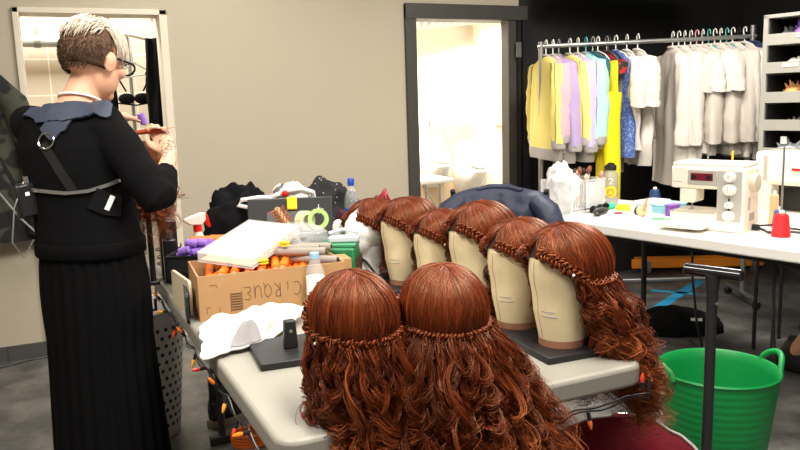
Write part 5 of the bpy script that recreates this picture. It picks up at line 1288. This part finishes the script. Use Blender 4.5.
strap([(-.12, 2.44, 1.105), (-.08, 2.36, 1.10), (-.02, 2.32, 1.095), (.05, 2.31, 1.10), (.11, 2.32, 1.115), (.16, 2.34, 1.13)], .0045, 'cable_belt', M['grey_metal'], .004)
strap([(.06, 2.31, 1.08), (.10, 2.31, 1.06), (.14, 2.33, 1.05)], .032, 'pouch_patch', M['black_cloth'], .005)
tg_c, tg_n = on_top((.110, 2.30, 1.062), .010)
tgb = MB().bx(-.007, .007, -.0015, .0015, -.022, .022).build('white_tag', M['paper'], per); tgb.location = tg_c; tgb.rotation_euler = (0, R(28), R(10))
# radio on the left hip of the harness
rc, rn = on_top((-.115, 2.43, 1.08), .020)
rb_ = MB().bx(-.030, .030, -.018, .018, -.055, .045).build('radio', M['black_plastic'], per, bevel=.008); rb_.location = rc; rb_.rotation_euler = (0, R(-6), R(25))
MB().tube([(-.02, 0, .04), (-.035, 0, .09), (-.045, 0, .13)], [.007, .006, .004], 8).build('antenna', M['black_plastic'], rb_)
MB().cyl((.012, -.006, .054), .010, .02, 12).build('volume_knob', M['chrome'], rb_); MB().bx(-.006, .006, -.0195, -.017, .01, .02).build('radio_light', M['paper'], rb_)
MB().tube([Vector(rc)+Vector(q) for q in ((.0, -.01, .05), (-.03, -.03, -.02), (-.045, -.03, -.12), (-.02, -.02, -.17), (.01, -.01, -.12))], .0025, 6).build('radio_cable', M['grey_metal'], per)
# hair: shaved brown sides, long pale top brushed to the right front
brown_h = hair_mat('brown_undercut', (.02, .012, .008), (.085, .050, .030), (.24, .15, .09), .5, .3)
blond_h = hair_mat('pale_blonde', (.30, .23, .15), (.62, .54, .43), (.86, .80, .70), .42, .4)
ucap = MB(); rings = []
for i in range(13):
    el = R(-38+118*i/12); rings.append([hd((.0765*math.cos(el)*math.cos(a), -.012+.0965*math.cos(el)*math.sin(a), .022+.090*math.sin(el))) for a in [R(178+184*j/24) for j in range(25)]])
g = MB()
for r0 in rings: pass
w_ = 25
g.v = [tuple(p) for r0 in rings for p in r0]; g.f = [(j*w_+i, j*w_+i+1, (j+1)*w_+i+1, (j+1)*w_+i) for j in range(12) for i in range(24)]
uc = g.build('undercut_base', mat('brown_stubble', S(92, 66, 48), .7, var=.5, vs=160), per, solid=.003)
P_, T_ = [], []
rg = np.random.default_rng(5)
for i in range(1500):
    a = R(rg.uniform(175, 365)); el = R(rg.uniform(-44, 40))
    if el < R(-20) and math.cos(a)*1 > .75: continue
    d = Vector((math.cos(el)*math.cos(a), math.cos(el)*math.sin(a), math.sin(el)))
    p = Vector((.077*d.x, -.012+.097*d.y, .022+.091*d.z)); q = []
    for k in range(5): q.append(tuple(hd(p+d*.0035*k/4+Vector((0, -.002, -.011))*k/4+Vector((rg.normal()*.0015, rg.normal()*.0015, 0)))))
    P_.append(q); T_.append(np.clip(.35+.25*rg.normal()+.35*(el > R(5)), 0, 1))
strands(np.array(P_), np.full(len(P_), .0009), np.array(T_), 'shaved_hair', brown_h, per, 3, .4)
P_, T_ = [], []
for i in range(2200):
    # long pale hair on the crown, combed from the back swirl forward and to the right
    az = rg.uniform(0, 2*PI); el = R(rg.uniform(34, 90))
    d = Vector((math.cos(el)*math.cos(az), math.cos(el)*math.sin(az), math.sin(el)))
    if d.y < -.15: g_ = Vector((.10, -.75, -.55)); arc = rg.uniform(.25, .55)
    else: g_ = Vector((.85, .55, -.45)); arc = rg.uniform(.5, 1.0)
    g_ = (g_ + Vector(rg.normal(size=3))*.16); g_ = (g_-d*g_.dot(d)).normalized()
    hgt = rg.uniform(.03, .20)*(.6+.4*max(0, d.z)); q = []
    for k in range(14):
        t = k/13; dd = d*math.cos(arc*t)+g_*math.sin(arc*t)
        h = 1.03+hgt*math.sin(min(1, t*1.5)*PI*.5)*(1-.30*t)+.012*math.sin(t*8+i*.7)
        q.append(tuple(hd((.077*dd.x*h, -.012+.097*dd.y*h, .022+.091*dd.z*h))))
    P_.append(q); T_.append(np.clip(.58+.22*rg.normal()-.25*(d.z < .68)*rg.random(), 0, 1))
strands(np.array(P_), np.full(len(P_), .0017), np.array(T_), 'blonde_hair', blond_h, per, 4, .3)
# glasses
gm = MB()
for sx in (-1, 1):
    gm.tube([hd((sx*(.034+.026*math.cos(a)), .102, .004+.019*math.sin(a))) for a in [2*PI*i/20 for i in range(20)]], .0035, 6, closed=True)
    gm.tube([hd((sx*.060, .100, .010)), hd((sx*.076, .070, .010)), hd((sx*.079, .0, .004)), hd((sx*.078, -.02, -.008))], .0032, 6)
gm.tube([hd((-.008, .103, .008)), hd((.008, .103, .008))], .003, 6); gm.build('glasses', M['black_plastic'], per)

# comb and roller in her hands, the wig on its clamp
cbm2 = thing('wide_comb', 'reddish brown comb held in the tattooed hand over the wig', 'comb', PR+kR+hand_d*.020+palm_in*.016)
rb2 = mat('red_brown_wood', S(168, 72, 44), .4)
MB().tube([-cg*.035, -cg*.01, cg*.03, cg*.05], [.006, .009, .008, .007], 12).build('handle', rb2, cbm2)
tb_ = MB().tube([cg*.05, cg*.135], [.0075, .007], 10)
tb_.build('spine', rb2, cbm2)
tt = MB()
for k in range(16): p = cg*(.055+.005*k); tt.tube([p, p+Vector((.002, 0, -.022))], [.0014, .0008], 5)
tt.build('teeth', rb2, cbm2)
MB().tube([-cg*.035, -cg*.075], [.0018, .0012], 6).build('tail', M['wood'], cbm2)
pro = dup(pr_, label='purple hair roller held between the fingers of her raised hand', group=None)
if 'group' in pro: del pro['group']
pro.location = PR+kL+hl*.075+Vector((0, 0, -.004)); pro.rotation_euler = (0, R(70), R(20))
hb = dup(block0, label='canvas wig head inside the wig she is styling', group=None)
if 'group' in hb: del hb['group']
WX, WY_, WZ = .258, 2.660, .985
hb.location = (WX, WY_, WZ); hb.rotation_euler = (0, 0, R(35))
wg = make_wig('red wig the woman is styling beside the table', 77, 700, 70, 10, .26, .03, .05, None)
wg.scale = hb.scale = (.86,)*3; wg.location = (WX, WY_, WZ); wg.rotation_euler = (0, 0, R(48))
cs_ = thing('wig_clamp', 'black clamp stand on the table edge holding the wig being styled', 'clamp', (WX, WY_, T))
MB().tube([(0, 0, 0), (0, 0, WZ-T+.02)], .010, 10).build('rod', M['black_metal'], cs_)
MB().bx(-.035, .02, -.025, .025, -.0, .014).build('clamp_plate', M['black_metal'], cs_, bevel=.003)
MB().bx(-.046, -.028, -.02, .02, -.09, .014).build('clamp_arm', M['black_metal'], cs_, bevel=.003); MB().tube([(-.036, 0, -.09), (.0, 0, -.09), (0, 0, -.052)], .006, 8).build('clamp_screw', M['black_metal'], cs_)

# camouflage jacket hanging at the far left
per.location = PR+SHIFT
camo = two_tone('camo_cloth', S(30, 31, 29), S(66, 69, 57), 7, .46, .50, .9, 1.0, stretch=(1, 1, 1.8))
hk = thing('wall_hook', 'small black wall hook behind the camouflage jacket', 'hook', (-.475, 4.5, 1.62))
MB().bx(-.02, .02, -.012, 0, -.04, .03).tube([(0, -.01, -.02), (0, -.05, -.025), (0, -.06, .01)], .006, 8).build('hook', M['black_metal'], hk)
cj = thing('camouflage_jacket', 'camouflage jacket hanging on the wall at the left', 'jacket', (-.475, 4.40, 1.60), R(4))
def cring(z, w, d, cx=0):
    return [(cx+w*math.cos(a)*(1+.06*nz((z*5, math.cos(a)*2, 3))), d*math.sin(a)*(1+.3*nz((math.cos(a)*3, z*4, 8))), z) for a in [2*PI*j/40 for j in range(40)]]
MB().loft([cring(z, w, d, c) for z, w, d, c in ((0, .07, .03, 0), (-.06, .16, .05, .0), (-.14, .26, .07, .0), (-.3, .29, .08, .0), (-.5, .31, .085, .01), (-.7, .33, .085, .02), (-.93, .36, .08, .03))]).build('jacket_body', camo, cj, ang=70)
for sx in (-1, 1):
    MB().tube([(sx*.20, -.01, -.10), (sx*.29, -.03, -.22), (sx*.35, -.04, -.45), (sx*.36, -.05, -.70), (sx*.34, -.05, -.90)], [.05, .07, .07, .065, .055], 16).build('sleeve', camo, cj)
MB().tube([(.10, -.085, -.30), (.14, -.10, -.6), (.26, -.10, -.80), (.42, -.09, -1.0)], .006, 6).build('drawcord', M['grey_cloth'], cj)
for z in (-.34, -.62): MB().bx(-.02, .16, -.10, -.08, z-.10, z).build('pocket', camo, cj, bevel=.006)

# under the first table
lb = thing('laundry_basket', 'white perforated laundry basket on the floor beside the black skirt', 'basket', (.235, 3.17, 0))
hole = mat('basket_holes', S(212, 210, 205), .5); nt = hole.node_tree; n = nt.nodes; l = nt.links
prof = [(.13, 0)] + [(.135+.045*i/12, .02+.5*i/12) for i in range(13)] + [(.19, .525), (.19, .54), (.178, .54), (.172, .5), (.13, .03)]
MB().lathe(prof, n=40).build('basket_body', hole, lb)
hm = MB()
for r_ in range(13):
    z = .06+.034*r_; rr = .135+.045*(z-.02)/.5
    for k in range(30):
        a = 2*PI*(k+.5*(r_ % 2))/30; c, s = math.cos(a), math.sin(a)
        q = [Vector((rr*1.004*c, rr*1.004*s, z))+Vector((-s, c, 0))*(.0085*math.cos(b))+Vector((0, 0, .009*math.sin(b))) for b in [2*PI*i/8 for i in range(8)]]
        hm.add(q, [tuple(range(8))])
hm.build('hole_pattern', M['black_plastic'], lb)
bt = thing('boot', 'black lace-up boot standing on the floor under the white table', 'boot', (.560, 3.12, 0), R(22))
bl = mat('black_boot_leather', (.03, .03, .03), .22)
bk = MB(); bk.loft([[(x, w*math.cos(a), max(.028, zc+h*math.sin(a))) for a in [2*PI*j/20 for j in range(20)]] for x, w, zc, h in ((-.085, .02, .07, .05), (-.07, .036, .08, .06), (-.02, .042, .075, .055), (.05, .045, .06, .04), (.11, .045, .05, .03), (.145, .035, .045, .025), (.155, .012, .04, .012))])
bk.loft([[(-.035+rx*math.cos(a), .04*math.sin(a), z) for a in [2*PI*j/20 for j in range(20)]] for z, rx in ((.08, .052), (.14, .047), (.21, .048), (.212, .040))])
bk.build('boot_upper', bl, bt)
MB().prism([(x, y) for x, y in [(-.092, -.025), (-.05, -.042), (.06, -.048), (.13, -.046), (.162, -.02), (.162, .02), (.13, .046), (.06, .048), (-.05, .042), (-.092, .025)]], .0, .03).build('sole', mat('tan_sole', S(160, 146, 122), .6), bt, bevel=.004)
lc = MB()
for k in range(5): lc.tube([(.03-.012*k, -.03, .105+.02*k), (.05-.014*k, 0, .118+.02*k), (.03-.012*k, .03, .105+.02*k)], .003, 5)
lc.build('laces', mat('grey_lace_b', S(110, 108, 104), .7), bt)
b2 = dup(bt, loc=(.60, 3.27, 0), rotz=R(10), label='second black boot, half hidden behind first one under table')
oc2 = MB().tube([(.08*math.cos(i*.3)*(1+.03*math.sin(i)), .06*math.sin(i*.3), .012+.0006*i) for i in range(80)], .008, 8)
tag(oc2.build('extension_cord', M['orange'], loc=(.60, 2.84, 0)), 'orange cord coiled on the floor under the near table edge', 'cord')

# a second person sitting just outside the right edge; only a knee in black and the shin show
Q0 = Vector((3.16, 1.66, 0)); p2 = thing('person', 'seated person at the right edge, only a black-clad knee and bare shin showing', 'person', Q0)
kn = Vector((3.07, 2.08, .48))-Q0; hipz = .50
fw = Vector((kn.x, kn.y, 0)).normalized(); rt = Vector((fw.y, -fw.x, 0))
b2_ = MB()
def er2(c, w, d): return [Vector(c)+rt*(w*math.cos(a))+fw*(d*math.sin(a)) for a in [2*PI*j/24 for j in range(24)]]
b2_.loft([er2(c, w, d) for c, w, d in (((0, 0, .44), .15, .12), ((0, 0, .60), .135, .10), ((0, 0, .80), .15, .105), ((0, 0, .92), .15, .09), ((0, 0, .97), .09, .06), ((0, 0, 1.0), .05, .05), (tuple(fw*.02+Vector((0, 0, 1.08))), .047, .05))])
hc2 = fw*.03+Vector((0, 0, 1.17)); b2_.ell(tuple(hc2), (.075, .092, .10), 24, 16, Matrix.Rotation(math.atan2(-fw.x, fw.y), 3, 'Z'))
b2_.ell(tuple(hc2+fw*.09+Vector((0, 0, -.02))), (.012, .016, .016), 10, 8); b2_.ell(tuple(hc2+fw*.05+Vector((0, 0, -.075))), (.04, .04, .035), 14, 10)
for s in (-1, 1): b2_.ell(tuple(hc2+rt*(s*.076)), (.012, .018, .028), 12, 8)
lg = []
for s in (-1, 1):
    h0 = rt*(s*.08)+Vector((0, 0, .50)); k0 = kn+rt*(s*.09); a0 = Vector((3.185, 2.42, .09))-Q0+rt*(s*.10)
    b2_.tube([h0, h0.lerp(k0, .5), k0, k0.lerp(a0, .12), k0.lerp(a0, .35), a0], [.085, .072, .056, .052, .052, .034], 16); lg.append((h0, k0, a0))
    sh = rt*(s*.16)+Vector((0, 0, .93)); el = rt*(s*.20)+fw*.06+Vector((0, 0, .68)); wr_ = rt*(s*.10)+fw*.27+Vector((0, 0, .80))
    b2_.tube([sh, sh.lerp(el, .5), el, el.lerp(wr_, .5), wr_, wr_+fw*.05], [.045, .042, .036, .034, .024, .030], 14)
    for q in range(4): b2_.tube([wr_+fw*.05+rt*(.018*(q-1.5)), wr_+fw*.085+rt*(.020*(q-1.5)), wr_+fw*(.12-.006*abs(q-1.2))+rt*(.020*(q-1.5))+Vector((0, 0, -.015))], [.009, .0085, .006], 8)
    b2_.tube([wr_+fw*.02-rt*(s*.02), wr_+fw*.05-rt*(s*.045), wr_+fw*.08-rt*(s*.05)], [.011, .010, .007], 8)
remeshed(b2_, 'body', mat('skin_two', S(214, 160, 130), .5, var=.05, vs=30, sss=.15), p2, .007, 4)
tr2 = MB(); tr2.loft([er2(c, w, d) for c, w, d in (((0, 0, .425), .17, .14), ((0, 0, .55), .165, .13), ((0, 0, .64), .15, .115))])
for h0, k0, a0 in lg: e = k0.lerp(a0, .62); tr2.tube([h0, h0.lerp(k0, .5), k0+Vector((0, 0, .008)), k0.lerp(a0, .25), e], [.098, .086, .074, .072, .070], 18)
remeshed(tr2, 'black_trousers', M['black_cloth'], p2, .009, 4)
tp2 = MB(); tp2.loft([er2(c, w, d) for c, w, d in (((0, 0, .60), .165, .125), ((0, 0, .80), .17, .125), ((0, 0, .92), .165, .105), ((0, 0, .975), .10, .07))])
for s in (-1, 1): tp2.tube([rt*(s*.13)+Vector((0, 0, .93)), rt*(s*.18)+fw*.02+Vector((0, 0, .82)), rt*(s*.20)+fw*.05+Vector((0, 0, .72))], [.06, .058, .052], 16)
remeshed(tp2, 'black_shirt', M['black_cloth'], p2, .009, 4)
hr2 = MB(); hr2.ell(tuple(hc2+Vector((0, 0, .02))-fw*.012), (.086, .092, .10), 24, 16); hr2.build('hair', mat('dark_hair', (.02, .012, .008), .5), p2)
for h0, k0, a0 in lg:
    MB().loft([[Vector((a0.x, a0.y, 0))+fw*yy+rt*(ww*math.cos(a))+Vector((0, 0, max(0.0, zz*.5+zz*.5*math.sin(a)))) for a in [2*PI*j/16 for j in range(16)]] for yy, ww, zz in ((-.06, .03, .12), (-.04, .042, .19), (.02, .044, .18), (.07, .044, .09), (.14, .038, .06), (.16, .015, .03))]).build('boot', M['black_plastic'], p2)
so = thing('stool', 'black stool under the seated person at the right edge', 'stool', Q0)
MB().lathe([(.15, .40), (.16, .41), (.16, .425), (.15, .43)], n=28).build('seat', M['black_plastic'], so)
for a in (45, 135, 225, 315): MB().tube([(.09*math.cos(R(a)), .09*math.sin(R(a)), .40), (.16*math.cos(R(a)), .16*math.sin(R(a)), 0)], .012, 8).build('leg', M['black_metal'], so)
# ------------------------------------------------------------------ lights of the room
tube_m = mat('lamp_diffuser', (.9, .9, .88), .5, emit=(1, .95, .86), estr=4)
def lamp_fixture(loc, sx, sy, power, label, col=(1, .945, .86)):
    t = thing('ceiling_light', label, 'ceiling light', loc)
    MB().bx(-sx/2, sx/2, -sy/2, sy/2, .0, .05).build('housing', M['white_plastic'], t, bevel=.005)
    MB().bx(-sx/2+.02, sx/2-.02, -sy/2+.02, sy/2-.02, -.006, .0).build('diffuser', tube_m, t)
    d = bpy.data.lights.new('lamp', 'AREA'); d.shape = 'RECTANGLE'; d.size = sx; d.size_y = sy; d.energy = power; d.color = col
    o = bpy.data.objects.new('lamp', d); COL.objects.link(o); o.parent = t; o.location = (0, 0, -.02)
    return t
lamp_fixture((-.6, 1.2, 2.69), .5, 1.2, 60, 'ceiling light above the left of the table')
lamp_fixture((.9, .9, 2.69), .5, 1.2, 72, 'ceiling light above the wig table')
lamp_fixture((2.6, 2.2, 2.69), .5, 1.2, 88, 'ceiling light above the sewing table')
lamp_fixture((.9, -1.6, 2.69), .5, 1.2, 30, 'ceiling light behind the camera')
lamp_fixture((.7, 3.3, 2.69), .5, 1.2, 25, 'ceiling light close to the beige wall')
def room_lamp(name, loc, sx, sy, power, label, col):
    t = thing(name, label, 'ceiling light', loc)
    MB().bx(-sx/2, sx/2, -sy/2, sy/2, .0, .04).build('housing', M['white_plastic'], t)
    d = bpy.data.lights.new('lamp', 'AREA'); d.shape = 'RECTANGLE'; d.size = sx; d.size_y = sy; d.energy = power; d.color = col
    o = bpy.data.objects.new('lamp', d); COL.objects.link(o); o.parent = t; o.location = (0, 0, -.02)
room_lamp('ceiling_light', (2.9, 5.5, 2.455), 1.6, .5, 170, 'ceiling light inside the washroom', (1, .95, .86))
room_lamp('ceiling_light', (-.1, 5.15, 2.455), .8, .4, 40, 'ceiling light inside the shower room', (1, .955, .88))
w = bpy.data.worlds.new('room_ambient'); scene.world = w; w.use_nodes = True
w.node_tree.nodes['Background'].inputs[0].default_value = (1, .95, .89, 1); w.node_tree.nodes['Background'].inputs[1].default_value = .20
# ------------------------------------------------------------------ camera
YAW, ROLL, F = R(24), R(1.75), 760.
p = math.atan2(225-103, F)
v = Vector((math.sin(YAW)*math.cos(p), math.cos(YAW)*math.cos(p), -math.sin(p))); r = Vector((math.cos(YAW), -math.sin(YAW), 0)); u = r.cross(v)
r2 = r*math.cos(ROLL)-u*math.sin(ROLL); u2 = u*math.cos(ROLL)+r*math.sin(ROLL)
cd = bpy.data.cameras.new('camera'); cd.sensor_width = 36; cd.lens = F/800*36; cd.clip_start = .05
co = bpy.data.objects.new('camera', cd); COL.objects.link(co)
mw = Matrix((r2, u2, -v)).transposed().to_4x4(); mw.translation = Vector((0, 0, 1.32)); co.matrix_world = mw
scene.camera = co
vs_ = scene.view_settings; vs_.view_transform = 'Standard'; vs_.look = 'None'; vs_.exposure = 0.0; vs_.gamma = 1.0; vs_.use_curve_mapping = False
